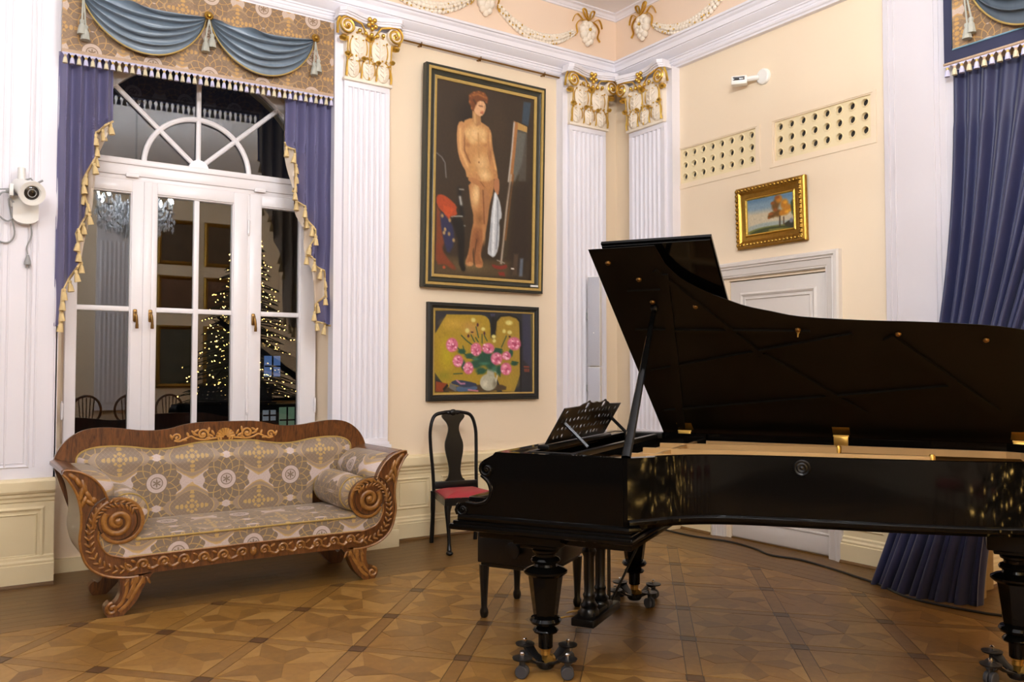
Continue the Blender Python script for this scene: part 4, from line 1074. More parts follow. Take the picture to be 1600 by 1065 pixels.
    ('E', (0.648, 0.53), 0.01, 0.014, 'b84a68', 0.6),
    ('E', (0.628, 0.597), 0.012, 0.01, 'f0b6c6', 0.6),
    ('E', (0.636, 0.544), 0.014, 0.011, 'f0b6c6', 0.6),
    ('E', (0.584, 0.6), 0.011, 0.012, 'f4c4d0', 0.6),
    ('E', (0.644, 0.567), 0.016, 0.01, 'c65a78', 0.6),
    ('E', (0.614, 0.516), 0.013, 0.011, 'd87894', 0.6),
    ('E', (0.576, 0.59), 0.012, 0.013, 'e690a8', 0.6),
    ('E', (0.633, 0.533), 0.011, 0.013, 'f4c4d0', 0.6),
    ('E', (0.586, 0.609), 0.016, 0.011, 'f0b6c6', 0.6),
    ('E', (0.627, 0.578), 0.016, 0.017, 'b84a68', 0.6),
    ('E', (0.652, 0.632), 0.014, 0.014, 'f4c4d0', 0.6),
    ('E', (0.624, 0.59), 0.011, 0.017, 'b84a68', 0.6),
    ('E', (0.604, 0.641), 0.015, 0.013, 'b84a68', 0.6),
    ('E', (0.657, 0.576), 0.012, 0.011, 'd87894', 0.6),
    ('E', (0.611, 0.535), 0.014, 0.012, 'c65a78', 0.6),
    ('E', (0.654, 0.534), 0.013, 0.01, 'e690a8', 0.6),
    ('E', (0.72, 0.543), 0.054, 0.062, 'cf6a86', 0.25),
    ('E', (0.707, 0.524), 0.026, 0.028, 'e89ab0', 0.8),
    ('E', (0.728, 0.552), 0.025, 0.025, 'a83a58', 0.8),
    ('E', (0.739, 0.574), 0.016, 0.019, 'f0b4c4', 0.8),
    ('E', (0.694, 0.565), 0.015, 0.018, 'e08aa4', 0.8),
    ('E', (0.711, 0.551), 0.01, 0.015, 'e690a8', 0.6),
    ('E', (0.718, 0.559), 0.014, 0.014, 'd87894', 0.6),
    ('E', (0.724, 0.495), 0.019, 0.016, 'd87894', 0.6),
    ('E', (0.707, 0.505), 0.013, 0.01, 'c65a78', 0.6),
    ('E', (0.712, 0.532), 0.014, 0.013, 'c65a78', 0.6),
    ('E', (0.693, 0.539), 0.011, 0.016, 'e690a8', 0.6),
    ('E', (0.727, 0.572), 0.01, 0.017, 'e690a8', 0.6),
    ('E', (0.731, 0.524), 0.018, 0.017, 'c65a78', 0.6),
    ('E', (0.706, 0.568), 0.018, 0.011, 'e690a8', 0.6),
    ('E', (0.722, 0.58), 0.018, 0.01, 'f4c4d0', 0.6),
    ('E', (0.717, 0.566), 0.016, 0.013, 'f0b6c6', 0.6),
    ('E', (0.722, 0.525), 0.012, 0.015, 'f0b6c6', 0.6),
    ('E', (0.689, 0.551), 0.016, 0.01, 'f0b6c6', 0.6),
    ('E', (0.723, 0.567), 0.014, 0.012, 'f4c4d0', 0.6),
    ('E', (0.71, 0.552), 0.012, 0.01, 'f0b6c6', 0.6),
    ('E', (0.711, 0.52), 0.01, 0.017, 'f4c4d0', 0.6),
    ('E', (0.716, 0.706), 0.066, 0.09, 'cf6a86', 0.25),
    ('E', (0.699, 0.679), 0.033, 0.04, 'e89ab0', 0.8),
    ('E', (0.726, 0.719), 0.03, 0.036, 'a83a58', 0.8),
    ('E', (0.739, 0.751), 0.02, 0.027, 'f0b4c4', 0.8),
    ('E', (0.684, 0.737), 0.018, 0.027, 'e08aa4', 0.8),
    ('E', (0.733, 0.72), 0.017, 0.013, 'c65a78', 0.6),
    ('E', (0.678, 0.731), 0.018, 0.011, 'f4c4d0', 0.6),
    ('E', (0.731, 0.726), 0.011, 0.013, 'd87894', 0.6),
    ('E', (0.71, 0.643), 0.012, 0.014, 'c65a78', 0.6),
    ('E', (0.737, 0.77), 0.012, 0.013, 'd87894', 0.6),
    ('E', (0.697, 0.731), 0.017, 0.014, 'e690a8', 0.6),
    ('E', (0.742, 0.707), 0.017, 0.017, 'c65a78', 0.6),
    ('E', (0.727, 0.679), 0.01, 0.011, 'd87894', 0.6),
    ('E', (0.759, 0.728), 0.013, 0.018, 'd87894', 0.6),
    ('E', (0.711, 0.668), 0.014, 0.018, 'f0b6c6', 0.6),
    ('E', (0.716, 0.726), 0.015, 0.012, 'c65a78', 0.6),
    ('E', (0.706, 0.703), 0.014, 0.011, 'd87894', 0.6),
    ('E', (0.712, 0.689), 0.015, 0.011, 'd87894', 0.6),
    ('E', (0.72, 0.738), 0.018, 0.014, 'c65a78', 0.6),
    ('E', (0.74, 0.733), 0.016, 0.015, 'f4c4d0', 0.6),
    ('E', (0.697, 0.762), 0.01, 0.01, 'e690a8', 0.6),
    ('L', [(0.909, 0.677), (0.96, 0.68)], 'a04a28', 0.01),
    ('L', [(0.914, 0.707), (0.915, 0.737)], 'a04a28', 0.0067),
    ('L', [(0.929, 0.707), (0.929, 0.738)], 'a04a28', 0.0067),
    ('L', [(0.943, 0.707), (0.944, 0.738)], 'a04a28', 0.0067),
    ('L', [(0.958, 0.707), (0.958, 0.738)], 'a04a28', 0.0067),
]
ART_AUTUMN = [
    ('P', [(-0.009, -0.018), (1.026, -0.005), (1.013, 0.369), (-0.009, 0.291)], '7c95a4', 0.1),
    ('P', [(-0.009, -0.018), (1.026, -0.005), (1.021, 0.16), (-0.009, 0.094)], '5f8098', 0.08),
    ('P', [(-0.009, 0.364), (1.013, 0.392), (0.995, 0.913), (-0.008, 0.842)], 'c4b698', 0.12),
    ('P', [(-0.008, 0.783), (0.242, 0.73), (0.553, 0.727), (0.999, 0.779), (0.988, 1.112), (-0.008, 1.03)], '9aa29a', 0.03),
    ('P', [(-0.008, 0.913), (0.28, 0.843), (0.626, 0.847), (0.996, 0.891), (0.99, 1.046), (-0.008, 1.006)], '6c7038', 0.02),
    ('P', [(-0.008, 1.006), (0.181, 0.904), (0.473, 0.872), (0.7, 0.896), (0.995, 0.913), (0.989, 1.09), (0.239, 1.013)], '39401e', 0.02),
    ('P', [(0.472, 0.941), (0.699, 0.953), (0.991, 1.013), (0.988, 1.112), (0.433, 1.024)], '7a7030', 0.03),
    ('P', [(0.795, 0.848), (0.889, 0.778), (0.999, 0.779), (0.992, 1.002), (0.812, 0.908)], '33301f', 0.02),
    ('E', (0.944, 0.79), 0.051, 0.089, '7a7a80', 0.5),
    ('L', [(0.707, 0.622), (0.701, 0.885)], '3a2a18', 0.0316),
    ('L', [(0.787, 0.663), (0.785, 0.857)], '4a3018', 0.0256),
    ('E', (0.619, 0.296), 0.105, 0.189, '6c4a1c', 0.5),
    ('E', (0.556, 0.541), 0.095, 0.117, '6c4a1c', 0.5),
    ('E', (0.671, 0.521), 0.113, 0.139, '6c4a1c', 0.5),
    ('E', (0.498, 0.575), 0.069, 0.07, '6c4a1c', 0.5),
    ('E', (0.66, 0.187), 0.095, 0.142, '6c4a1c', 0.5),
    ('E', (0.7, 0.125), 0.087, 0.143, 'b9781e', 0.5),
    ('E', (0.81, 0.296), 0.112, 0.186, 'b9781e', 0.5),
    ('E', (0.823, 0.51), 0.111, 0.138, 'b9781e', 0.5),
    ('E', (0.9, 0.435), 0.092, 0.138, 'b9781e', 0.5),
    ('E', (0.747, 0.539), 0.075, 0.092, 'b9781e', 0.5),
    ('E', (0.662, 0.068), 0.077, 0.071, '8e5020', 0.6),
    ('E', (0.562, 0.211), 0.058, 0.062, '8e5020', 0.6),
    ('E', (0.518, 0.509), 0.077, 0.056, '8e5020', 0.6),
    ('E', (0.478, 0.617), 0.05, 0.038, '8e5020', 0.6),
    ('E', (0.616, 0.414), 0.058, 0.071, '8e5020', 0.6),
    ('E', (0.86, 0.518), 0.063, 0.069, 'd89a2a', 0.6),
    ('E', (0.83, 0.254), 0.056, 0.06, 'd89a2a', 0.6),
    ('E', (0.935, 0.49), 0.044, 0.055, 'd89a2a', 0.6),
    ('P', [(0.942, 0.281), (1.021, 0.137), (1.002, 0.689), (0.951, 0.586)], '3c4a2c', 0.03),
]

def paint(strokes, W, H, base, seed):
    """lays the strokes on a grid and returns linear colours per point"""
    rg = np.random.default_rng(seed)
    yy, xx = np.mgrid[0:H, 0:W]; X = xx/(W-1); Y = yy/(H-1); asp = H/W
    img = np.ones((H, W, 3))*np.array([int(base[i:i+2], 16)/255 for i in (0, 2, 4)])
    def col(h): return np.array([int(h[i:i+2], 16)/255 for i in (0, 2, 4)])
    def segd(px, py, a, b):
        ax, ay = a; bx, by = b; ay *= asp; by *= asp; py = py*asp
        dx, dy = bx-ax, by-ay; L = dx*dx+dy*dy+1e-12
        t = np.clip(((px-ax)*dx+(py-ay)*dy)/L, 0, 1); return np.hypot(px-ax-t*dx, py-ay-t*dy)
    for s in strokes:
        if s[0] == 'E':
            d = np.hypot((X-s[1][0])/max(s[2], 1e-3), (Y-s[1][1])/max(s[3], 1e-3)); m = np.clip((1-d)/max(s[5], .05)+.0, 0, 1)
            c = s[4]
        elif s[0] == 'L':
            d = np.full(X.shape, 9.0)
            for a, b in zip(s[1][:-1], s[1][1:]): d = np.minimum(d, segd(X, Y, a, b))
            w = s[3]*.5+.0015; m = np.exp(-1.1*(d/w)**2); c = s[2]
        else:
            P = s[1]
            if len(P) > 5:                      # rounded outlines (corner cutting)
                for _ in range(1): P = [q for i in range(len(P)) for q in ((P[i-1][0]*.25+P[i][0]*.75, P[i-1][1]*.25+P[i][1]*.75), (P[i][0]*.75+P[(i+1) % len(P)][0]*.25, P[i][1]*.75+P[(i+1) % len(P)][1]*.25))]   # chaikin
            ins = np.zeros(X.shape, bool); d = np.full(X.shape, 9.0)
            for i in range(len(P)):
                (x0, y0), (x1, y1) = P[i-1], P[i]
                if abs(y1-y0) > 1e-9:
                    k = ((y0 > Y) != (y1 > Y)) & (X < (x1-x0)*(Y-y0)/(y1-y0)+x0); ins ^= k
                d = np.minimum(d, segd(X, Y, P[i-1], P[i]))
            sd = np.where(ins, d, -d); m = np.clip(sd/(s[3]+1e-4)+.5, 0, 1); c = s[2]
        img = img*(1-m[..., None])+col(c)*m[..., None]
    n = rg.normal(0, .012, (H, W, 1)); n2 = np.repeat(np.repeat(rg.normal(0, .02, (H//3+1, W//2+1, 1)), 3, 0), 2, 1)[:H, :W]
    img = np.clip(img*(1+n+n2), 0, 1)
    return np.where(img <= .04045, img/12.92, ((img+.055)/1.055)**2.4)

def canvas_mat(name):
    m, nt, bs = newmat(name)
    a = nt.nodes.new('ShaderNodeVertexColor'); a.layer_name = 'paint'
    nt.links.new(a.outputs[0], bs.inputs['Base Color']); bs.inputs['Roughness'].default_value = .42
    bump(nt, bs, noise(nt, coords(nt), 160, 3), .15, .002); return m
CANVAS = canvas_mat('oil_paint_on_canvas')
def canvas(name, strokes, W, H, base, seed, fn, parent):
    """fn(u, v) with v down -> local point"""
    img = paint(strokes, W, H, base, seed)
    b = MB(); b.grid(lambda u, v: fn(u, v), W-1, H-1)
    me = b.mesh(name, CANVAS, smooth=0)
    at = me.color_attributes.new('paint', 'FLOAT_COLOR', 'POINT')
    buf = np.ones((H*W, 4), dtype=np.float32); buf[:, :3] = img.reshape(-1, 3); at.data.foreach_set('color', buf.ravel())
    o = bpy.data.objects.new(name, me); COL.objects.link(o); o.parent = parent; return o

# ------------------------------------------------------------------ drapery
def tassel_mesh(name, m, h=.072, r=.017, cap=None):
    b = MB()
    b.lathe([(0, 0), (r*.45, -.002), (r*.62, -.012), (r*.45, -h*.3)], (0, 0, 0), 8)
    b.cur = 1
    b.lathe([(r*.42, -h*.28), (r*.72, -h*.42), (r*.9, -h*.7), (r*1.05, -h), (0, -h*.98)], (0, 0, 0), 8)
    return b.mesh(name, [cap or m, m], 40)
T_CREAM = tassel_mesh('tassel_cream', TASC, cap=BRAID); T_LILAC = tassel_mesh('tassel_lilac', TASL, cap=FILLET)
T_GOLD = tassel_mesh('tassel_gold', TASG, .082, .021); T_GREY = tassel_mesh('tassel_grey', GREYT, .105, .03)
def poly_at(poly, t):
    """point of a polyline at fraction t of its length"""
    L = [math.dist(a, b) for a, b in zip(poly[:-1], poly[1:])]; d = t*sum(L)
    for (a, b), l in zip(zip(poly[:-1], poly[1:]), L):
        if d <= l or (a, b) == (poly[-2], poly[-1]):
            k = min(1, d/l); return (a[0]+(b[0]-a[0])*k, a[1]+(b[1]-a[1])*k)
        d -= l
def xz_at(poly, z):
    for a, b in zip(poly[:-1], poly[1:]):
        if a[1] >= z >= b[1]: return a[0]+(b[0]-a[0])*((a[1]-z)/max(1e-6, a[1]-b[1]))
    return poly[0][0] if z > poly[0][1] else poly[-1][0]
def jabot(name, xo, edge, lin_edge, label, ph, ytop=-.075):
    """cascading curtain: outer edge upright, inner edge stepping outwards as it falls"""
    z1, z0 = edge[0][1], edge[-1][1]; sgn = 1 if edge[0][0] > xo else -1
    o = empty(name, (xo, -.05, z0), 0, label, 'curtain', 'cascade curtains of the arched window')
    lam = .172
    def yy(x, z):
        k = (1-(z-z0)/(z1-z0))
        c = math.cos(2*PI*x/lam+ph); return ytop+.05-.085*(1-abs(c)**1.4*1.1)+.024+.012*k*math.sin(9*z+x*8)
    b = MB()
    def f(u, v):
        z = z1+(z0-z1)*v; xe = xz_at(edge, z); x = xo+(xe-xo)*u
        return (x-xo, yy(x, z)+.05, z-z0)
    b.grid(f, 60, 110); b.build('velvet_panel', VELVET, o, smooth=60)
    b = MB()
    def g(u, v):
        z = z1+(z0+.02-z1)*v; xe = xz_at(lin_edge, z); x = xo+(xe-xo)*u
        return (x-xo, yy(x, z)+.05+.022, z-z0)
    b.grid(g, 24, 60); b.build('lining', LINING, o, smooth=60)
    b = MB(); pts = [poly_at(edge[1:], i/60) for i in range(61)]
    b.tube([(x-xo, yy(x, z)+.05-.004, z-z0) for x, z in pts], .008, 6); b.build('trim_braid', TASG, o)
    n = 22
    for i in range(n):
        x, z = poly_at(edge[1:], (i+.4)/n)
        place(T_GOLD, 'tassel', o, (x-xo+sgn*.006*(i % 2), yy(x, z)+.05-.014, z-z0-.004), (rnd.uniform(-.1, .1), rnd.uniform(-.2, .2), 0))
    return o
jabot('curtain', -5.085, [(-4.738, 3.66), (-4.736, 3.224), (-4.858, 3.113), (-4.839, 2.971), (-4.933, 2.755), (-4.882, 2.559), (-4.967, 2.395), (-4.936, 2.197), (-5.045, 1.991), (-5.055, 1.75)],
      [(-4.742, 3.66), (-4.74, 3.22), (-4.828, 2.96), (-4.872, 2.55), (-4.926, 2.19), (-5.04, 1.98), (-5.05, 1.75)], 'blue violet cascade curtain with gold tassels beside the white pier', .4)
jabot('curtain', -3.094, [(-3.494, 3.66), (-3.491, 3.256), (-3.397, 3.167), (-3.385, 3.025), (-3.426, 2.866), (-3.319, 2.723), (-3.243, 2.55), (-3.295, 2.39), (-3.143, 2.22), (-3.131, 2.09), (-3.238, 1.956), (-3.205, 1.835), (-3.10, 1.81)],
      [(-3.49, 3.66), (-3.486, 3.25), (-3.43, 2.87), (-3.32, 2.5), (-3.298, 2.39), (-3.262, 2.25), (-3.25, 1.96), (-3.215, 1.83), (-3.11, 1.815)], 'blue violet cascade curtain with gold tassels beside the fluted pilaster', 1.1)

def swag(parent, F, ua, za, ub, zb, s0, s1, m, name='swag', folds=5):
    """satin swag hanging between two points; F(u, n, z)"""
    b = MB(); um = (ua+ub)/2; L = ub-ua
    def f(u, v):
        g = 4*u*(1-u); gg = g**.62
        fold = math.sin(PI*(v*folds)+.5); pinch = .05+.95*gg
        uu = ua+L*(.5+(u-.5)*(1-.10*v*gg*0))
        w = v+.05*math.sin(u*PI*2+v*4)*(1-v)+.03*math.sin(u*9+v*13)*gg*(1-v)
        c = math.cos(2*PI*w*folds); sh = (abs(c)**.7)*(1 if c > 0 else -1)
        z = za+(zb-za)*u-(s0+(s1-s0)*v)*gg+.020*gg*math.sin(2*PI*w*folds)
        n = .02+.055*gg*(.55+.45*math.sin(PI*v))+.042*gg**.5*sh*(1-.6*v**3)
        return F(uu, n, z)
    b.grid(f, 56, 110); o = b.build(name, m, parent, smooth=80)
    b = MB(); b.tube([f(i/40, 1.0) for i in range(41)], .006, 6); b.build('swag_braid', FILLET, o)
    return o
def cord_tassels(parent, F, u, ztop, drops):
    t = empty('tassel_pair', (0, 0, 0)); t.parent = parent
    b = MB()
    for du, zb in drops: b.tube([F(u, .05, ztop), F(u+du, .055, zb)], .006, 6)
    b.build('cord', GREYT, t)
    for i, (du, zb) in enumerate(drops): place(T_GREY, 'tassel', t, F(u+du, .058, zb))
def rosette_knob(parent, p, axis):
    b = MB(); b.lathe([(0, .0), (.03, .004), (.034, .014), (.026, .022), (.022, .022), (.020, .03), (.012, .038), (0, .04)], (0, 0, 0), 18, axis)
    s = -1
    b.v = [(v[0]*s, v[1]*s, v[2]) for v in b.v]
    b.build('rosette_knob', GOLDD, parent, loc=p)

pel = empty('pelmet', (-4.09, -.02, 3.66), 0, 'brocade pelmet with two blue grey swags over the arched window', 'pelmet')
PF = lambda u, n, z: (u+4.09, -.085-n+.02, z-3.66)
tz = lambda x: 3.642+.022*(x+5.075)
b = MB(); X0, X1 = -5.077, -3.11
b.prism([(X0, tz(X0)), (X1, tz(X1)), (X1, 4.284), (X0, 4.284)], lambda a, z, d: PF(a, d, z), -.05, 0)
b.build('brocade_board', BROCV, pel, uvf=lambda c, n: (c.x, c.z))
b = MB(); b.sweep([(-.004, -.012), (.006, -.012), (.009, 0), (.006, .012), (-.004, .012)], [PF(X0, 0, tz(X0)), PF(X1, 0, tz(X1))]); b.build('braid', BRAID, pel)
b = MB(); b.sweep([(-.003, -.016), (.004, -.016), (.004, -.011), (-.003, -.011)], [PF(X0, .003, tz(X0)), PF(X1, .003, tz(X1))]); b.build('braid', TASL, pel)
b = MB(); nt_ = 46; st_ = (X1-X0)/nt_
for i in range(nt_):
    x = X0+st_*(i+.5); z = tz(x)-.014
    b.add([PF(x-st_*.5, .004, z), PF(x+st_*.5, .004, z), PF(x+st_*.16, .004, z-.020), PF(x-st_*.16, .004, z-.020)], [(0, 1, 2, 3)])
b.build('fringe_heading', TASL, pel, smooth=0)['kind'] = 'stuff'
for i in range(nt_):
    x = X0+st_*(i+.5)
    place(T_CREAM if i % 2 == 0 else T_LILAC, 'tassel', pel, PF(x, .006, tz(x)-.026), (0, 0, 0), (.95, .95, .86))
swag(pel, PF, -4.975, 4.095, -4.125, 4.088, .05, .385, SATIN)
swag(pel, PF, -4.105, 4.088, -3.285, 4.105, .05, .375, SATIN)
for x, z in ((-4.955, 4.10), (-4.115, 4.09), (-3.283, 4.107)):
    rosette_knob(pel, PF(x, .035, z), 'Y')
cord_tassels(pel, PF, -4.957, 4.07, ((-.005, 3.86), (.017, 3.825)))
cord_tassels(pel, PF, -4.113, 4.06, ((-.024, 3.915), (.022, 3.955)))
cord_tassels(pel, PF, -3.285, 4.075, ((-.012, 3.905), (.022, 3.935)))

# right-hand curtain and pelmet in front of the recess
pel2 = empty('pelmet', (-.06, -4.2, 3.55), 0, 'navy bordered brocade pelmet over the dark curtain by the door wall', 'pelmet')
QF = lambda u, n, z: (-.075-n, -u+4.2, z-3.55)
b = MB(); U0, U1 = 3.508, 5.75
b.prism([(U0, 3.512), (U1, 3.512), (U1, 4.29), (U0, 4.29)], lambda a, z, d: QF(a, d, z), -.02, 0); b.build('navy_board', NAVY, pel2)
b = MB(); b.prism([(U0+.062, 3.602), (U1-.06, 3.602), (U1-.06, 4.25), (U0+.062, 4.25)], lambda a, z, d: QF(a, d, z), 0, .004); b.build('brocade_panel', BROCV, pel2, uvf=lambda c, n: (c.y, c.z))
b = MB(); b.tube([QF(u, .005, z) for u, z in ((U0+.06, 3.6), (U1-.058, 3.6), (U1-.058, 4.25), (U0+.06, 4.25))], .006, 6, True); b.build('teal_braid', TEAL, pel2)
b = MB(); b.tube([QF(U0, .004, 3.512), QF(U1, .004, 3.512)], .010, 6); b.build('braid', BRAID, pel2)
b = MB(); n2 = 46; st2 = (U1-U0)/n2
for i in range(n2):
    x = U0+st2*(i+.5); z = 3.502
    b.add([QF(x-st2*.5, .004, z), QF(x+st2*.5, .004, z), QF(x+st2*.16, .004, z-.02), QF(x-st2*.16, .004, z-.02)], [(0, 1, 2, 3)])
b.build('fringe_heading', TASL, pel2, smooth=0)['kind'] = 'stuff'
for i in range(n2): place(T_LILAC if i % 2 == 0 else T_CREAM, 'tassel', pel2, QF(U0+st2*(i+.5), .006, 3.49), (0, 0, 0), (1.05, 1.05, .9))
swag(pel2, QF, 3.66, 4.12, 4.55, 4.10, .06, .52, mat('dark_grey_satin', hx('4d565f'), .4, var=.14, vs=3, sheen=.2, stretch=(9, 9, 1)))
for u in (3.66, 4.55): rosette_knob(pel2, QF(u, .03, 4.11), 'X')
cord_tassels(pel2, QF, 3.66, 4.08, ((.035, 3.725), (.062, 3.755)))

dr = empty('curtain', (-.25, -3.55, 0), 0, 'long dark blue curtain flaring onto the floor beside the plain pilaster', 'curtain')
def drape(u, z):
    f = (1-u)*max(0.0, 1-z/3.47)**2.3+u*(1-min(1, z/3.47)**1.6)
    t = Vector((-.068, -3.535-1.35*u, z)); q = Vector((-.40-.10*math.sin(PI*min(1, u*1.1)), -3.12-.72*u, z))
    p = t.lerp(q, f); ph = 2*PI*(u*12)+1.6*math.sin(u*9)
    amp = (.030 if z < 3.1 else .022)*(1-f)+.05*f; nrm = Vector((-1, .0, 0))
    return p+nrm*(amp*(math.sin(ph)+.35*math.sin(ph*.5+1)))+Vector((0, .02*f*math.cos(ph), 0))
b = MB(); b.grid(lambda u, v: drape(u, 3.47*(1-v)**1.0+.004)-Vector((-.25, -3.55, 0)), 170, 60)
b.build('velvet_panel', VELVETD, dr, smooth=70)
b = MB()
def lng(u, v):
    z = 2.4*(1-v)+.006; f = (1-z/2.41)
    a = drape(.99, z)+Vector((.03, .02, 0)); q = Vector((.10-.0*z, -3.632, z)); top = Vector((.02, -3.70-.25*(1-f), z))
    e = top.lerp(q, f**.8); p = Vector(a).lerp(e, u); return p+Vector((0, .02*math.sin(u*11+z*2), 0))-Vector((-.25, -3.55, 0))
b.grid(lng, 20, 30); b.build('lining', LININGB, dr, smooth=70)

# ------------------------------------------------------------------ framed pictures
def frame_mesh(w, h, prof, cyc=None):
    """prof: (inset, depth) from the outer edge inwards; rectangle w x h in a-b plane, depth out"""
    vs = []; fs = []; n = len(prof)
    for sx, sz in ((-1, -1), (1, -1), (1, 1), (-1, 1)):
        for a, d in prof: vs.append((sx*(w/2-a), -d, sz*(h/2-a)))
    for i in range(4):
        j = (i+1) % 4
        for k in range(n-1): fs.append((i*n+k, j*n+k, j*n+k+1, i*n+k+1))
    return vs, fs
def picture(name, w, h, parts, cz, label, loc, rz, tilt, art, base, inset, depth, res, seed, group=None):
    o = empty(name, loc, rz, label, 'painting', group); o.rotation_euler = (tilt, 0, rz)
    for nm, m, prof, lab in parts:
        b = MB(); v, f = frame_mesh(w, h, prof); b.add([(p[0], p[1], p[2]+h/2) for p in v], f); b.build(nm, m, o, smooth=25, label=lab)
    b = MB(); b.box(-w/2+.01, w/2-.01, -.006, .0, .01, h-.01); b.build('back_board', BLACKW, o)
    cw, ch = w-2*inset, h-2*inset
    canvas('canvas', art, res[0], res[1], base, seed, lambda u, v: (-cw/2+cw*u, -depth, inset+ch*(1-v)), o)
    return o
p1_ = picture('framed_painting', 1.285, 1.955, [
    ('frame', FRAMEG, [(0, 0), (0, .062), (.006, .068), (.022, .068), (.022, .064)], None),
    ('gold_line', FILLET, [(.022, .064), (.024, .069), (.046, .067), (.048, .055)], 'dull gold outer line'),
    ('inner_frame', FRAMEG, [(.048, .055), (.055, .060), (.07, .050), (.085, .046), (.092, .050)], None),
    ('gold_fillet', FILLET, [(.092, .050), (.095, .052), (.118, .045), (.120, .030)], 'dull gold inner line')], 0,
    'tall dark oil painting of a standing unclothed model beside an easel', (-1.632, -.008, 2.178), 0, R(1.6), ART_STUDIO, '34281b', .118, .036, (150, 250), 3)
b = MB(); b.box(.50, .585, -.066, -.056, .058, .076, .001); b.build('name_plate', PLASTIC, p1_)
p2_ = picture('framed_painting', 1.19, .868, [
    ('frame', FRAMEB, [(0, 0), (0, .04), (.012, .05), (.03, .05), (.04, .038), (.052, .036)], None),
    ('gold_fillet', FILLET, [(.052, .036), (.055, .040), (.066, .036), (.068, .026)], 'thin gold inner line')], 0,
    'still life painting of pink peonies in a pale jug, black frame', (-1.612, -.004, 1.180), 0, R(.3), ART_PEONIES, 'a88a28', .066, .03, (170, 124), 5)
p3_ = picture('framed_painting', .704, .523, [
    ('frame', GOLDD, [(0, 0), (0, .03), (.012, .038), (.016, .052), (.03, .06), (.046, .056), (.056, .044), (.07, .036), (.096, .030), (.102, .034)], None),
    ('bead_line', GOLD, [(.102, .034), (.106, .038), (.114, .034), (.118, .022)], 'brighter beaded inner edge')], 0,
    'small autumn tree landscape in an ornate gilt frame above the door', (-.004, -1.968, 2.489), R(-90), R(2.0), ART_AUTUMN, '7c95a4', .117, .024, (90, 60), 8)
b = MB(); q = random.Random(4)
for sx in (-1, 1):
    for k in range(13):
        z = .03+.463*k/12; c = (sx*.322, -.06, z)
        b.ball(c, 1, 7, 5, (.014, .012, .016)); b.tube(smooth_pts([(sx*.335, -.05, z-.012), (sx*.318, -.066, z), (sx*.306, -.056, z+.014)], 3), .005, 5)
for sz in (0, 1):
    for k in range(17):
        x = -.30+.60*k/16; z = .03+sz*.463
        b.ball((x, -.06, z), 1, 7, 5, (.016, .012, .014)); b.tube(smooth_pts([(x-.012, -.05, z-.012), (x, -.066, z+.004), (x+.014, -.056, z+.014)], 3), .005, 5)
b.build('leaf_carving', GOLDD, p3_, smooth=50)
b = MB()
for k in range(34):
    x = -.245+.49*k/33
    for z in (.108, .415): b.ball((x, -.037, z), .006, 6, 4)
for k in range(22):
    z = .108+.307*k/21
    for x in (-.245, .245): b.ball((x, -.037, z), .006, 6, 4)
b.build('bead_row', GOLD, p3_, smooth=50)['kind'] = 'stuff'

# ------------------------------------------------------------------ small fittings
sp = empty('stage_spotlight', (-5.27, .012, 2.42), 0, 'white stage spotlight clamped to the white pier beside the curtain', 'spotlight')
b = MB(); b.prism(circ(0, 0, .075, 18, PI, 2*PI, True)+[(.075, .17), (-.075, .17)], lambda a, z, d: (a+.0, d, z*.55+.05), -.075, 0); b.build('mounting_box', PLASTIC, sp)
ax = Vector((.22, -.90, -.34)).normalized(); q_ = Vector((0, 0, 1)).rotation_difference(ax).to_matrix(); org = Vector((-.02, -.10, .245))
def barrel(prof, seg=22, caps=True):
    t = MB(); t.lathe(prof, (0, 0, 0), seg, caps=caps); t.v = [tuple(org+q_ @ Vector(p)) for p in t.v]; return t
barrel([(0, -.09), (.03, -.088), (.052, -.07), (.058, -.04), (.058, .10), (.05, .105), (.05, .17), (.046, .175), (.046, .15), (0, .15)]).build('lamp_barrel', PLASTIC, sp)
t = barrel([(.048, .150), (.075, .155), (.082, .17), (.080, .19), (.052, .184), (.047, .165)], caps=False); t.build('front_flange', PLASTIC, sp)
barrel([(0, .182), (.030, .180), (.048, .170)]).build('lens', DARKG, sp)
barrel([(.022, .183), (.026, .186), (.028, .181)], 18, False).build('lens_ring', GREYP, sp)
b = MB(); b.lathe([(.024, .0), (.024, .10), (.020, .105), (0, .105)], (-.03, -.09, .275), 14); b.build('cooling_stub', PLASTIC, sp)
b = MB(); b.box(-.10, -.075, -.13, -.02, .18, .26, .004); b.box(.05, .07, -.13, -.02, .17, .25, .004); b.box(-.10, .07, -.04, -.015, .12, .20, .004); b.build('yoke', PLASTIC, sp)
b = MB(); b.lathe([(.0, -.02), (.016, -.018), (.016, .012), (0, .014)], (-.10, -.085, .215), 12, 'X'); b.build('knob', GREYP, sp)
b = MB(); b.tube([(.05, -.19, .265), (.085, -.21, .285)], .007, 6); b.tube([(-.02, -.12, .29), (.02, -.16, .30), (.03, -.15, .285)], .006, 6); b.build('shutter_lever', GREYP, sp)
b = MB()
b.tube(smooth_pts([(-.10, -.09, .21), (-.15, -.08, .19), (-.17, -.06, .08), (-.10, -.05, .02), (-.05, -.06, .10), (-.10, -.07, .17), (-.08, -.05, .05), (-.06, -.03, -.06), (-.10, -.02, -.12), (-.20, -.02, -.10)], 5), .006, 6)
b.tube(smooth_pts([(-.10, -.09, .23), (-.2, -.06, .215), (-.35, -.03, .16)], 5), .005, 6)
b.tube(smooth_pts([(.03, -.04, .03), (.04, -.03, -.06), (.015, -.02, -.14), (.02, -.02, -.19)], 5), .005, 6); b.build('cable', GREYP, sp)
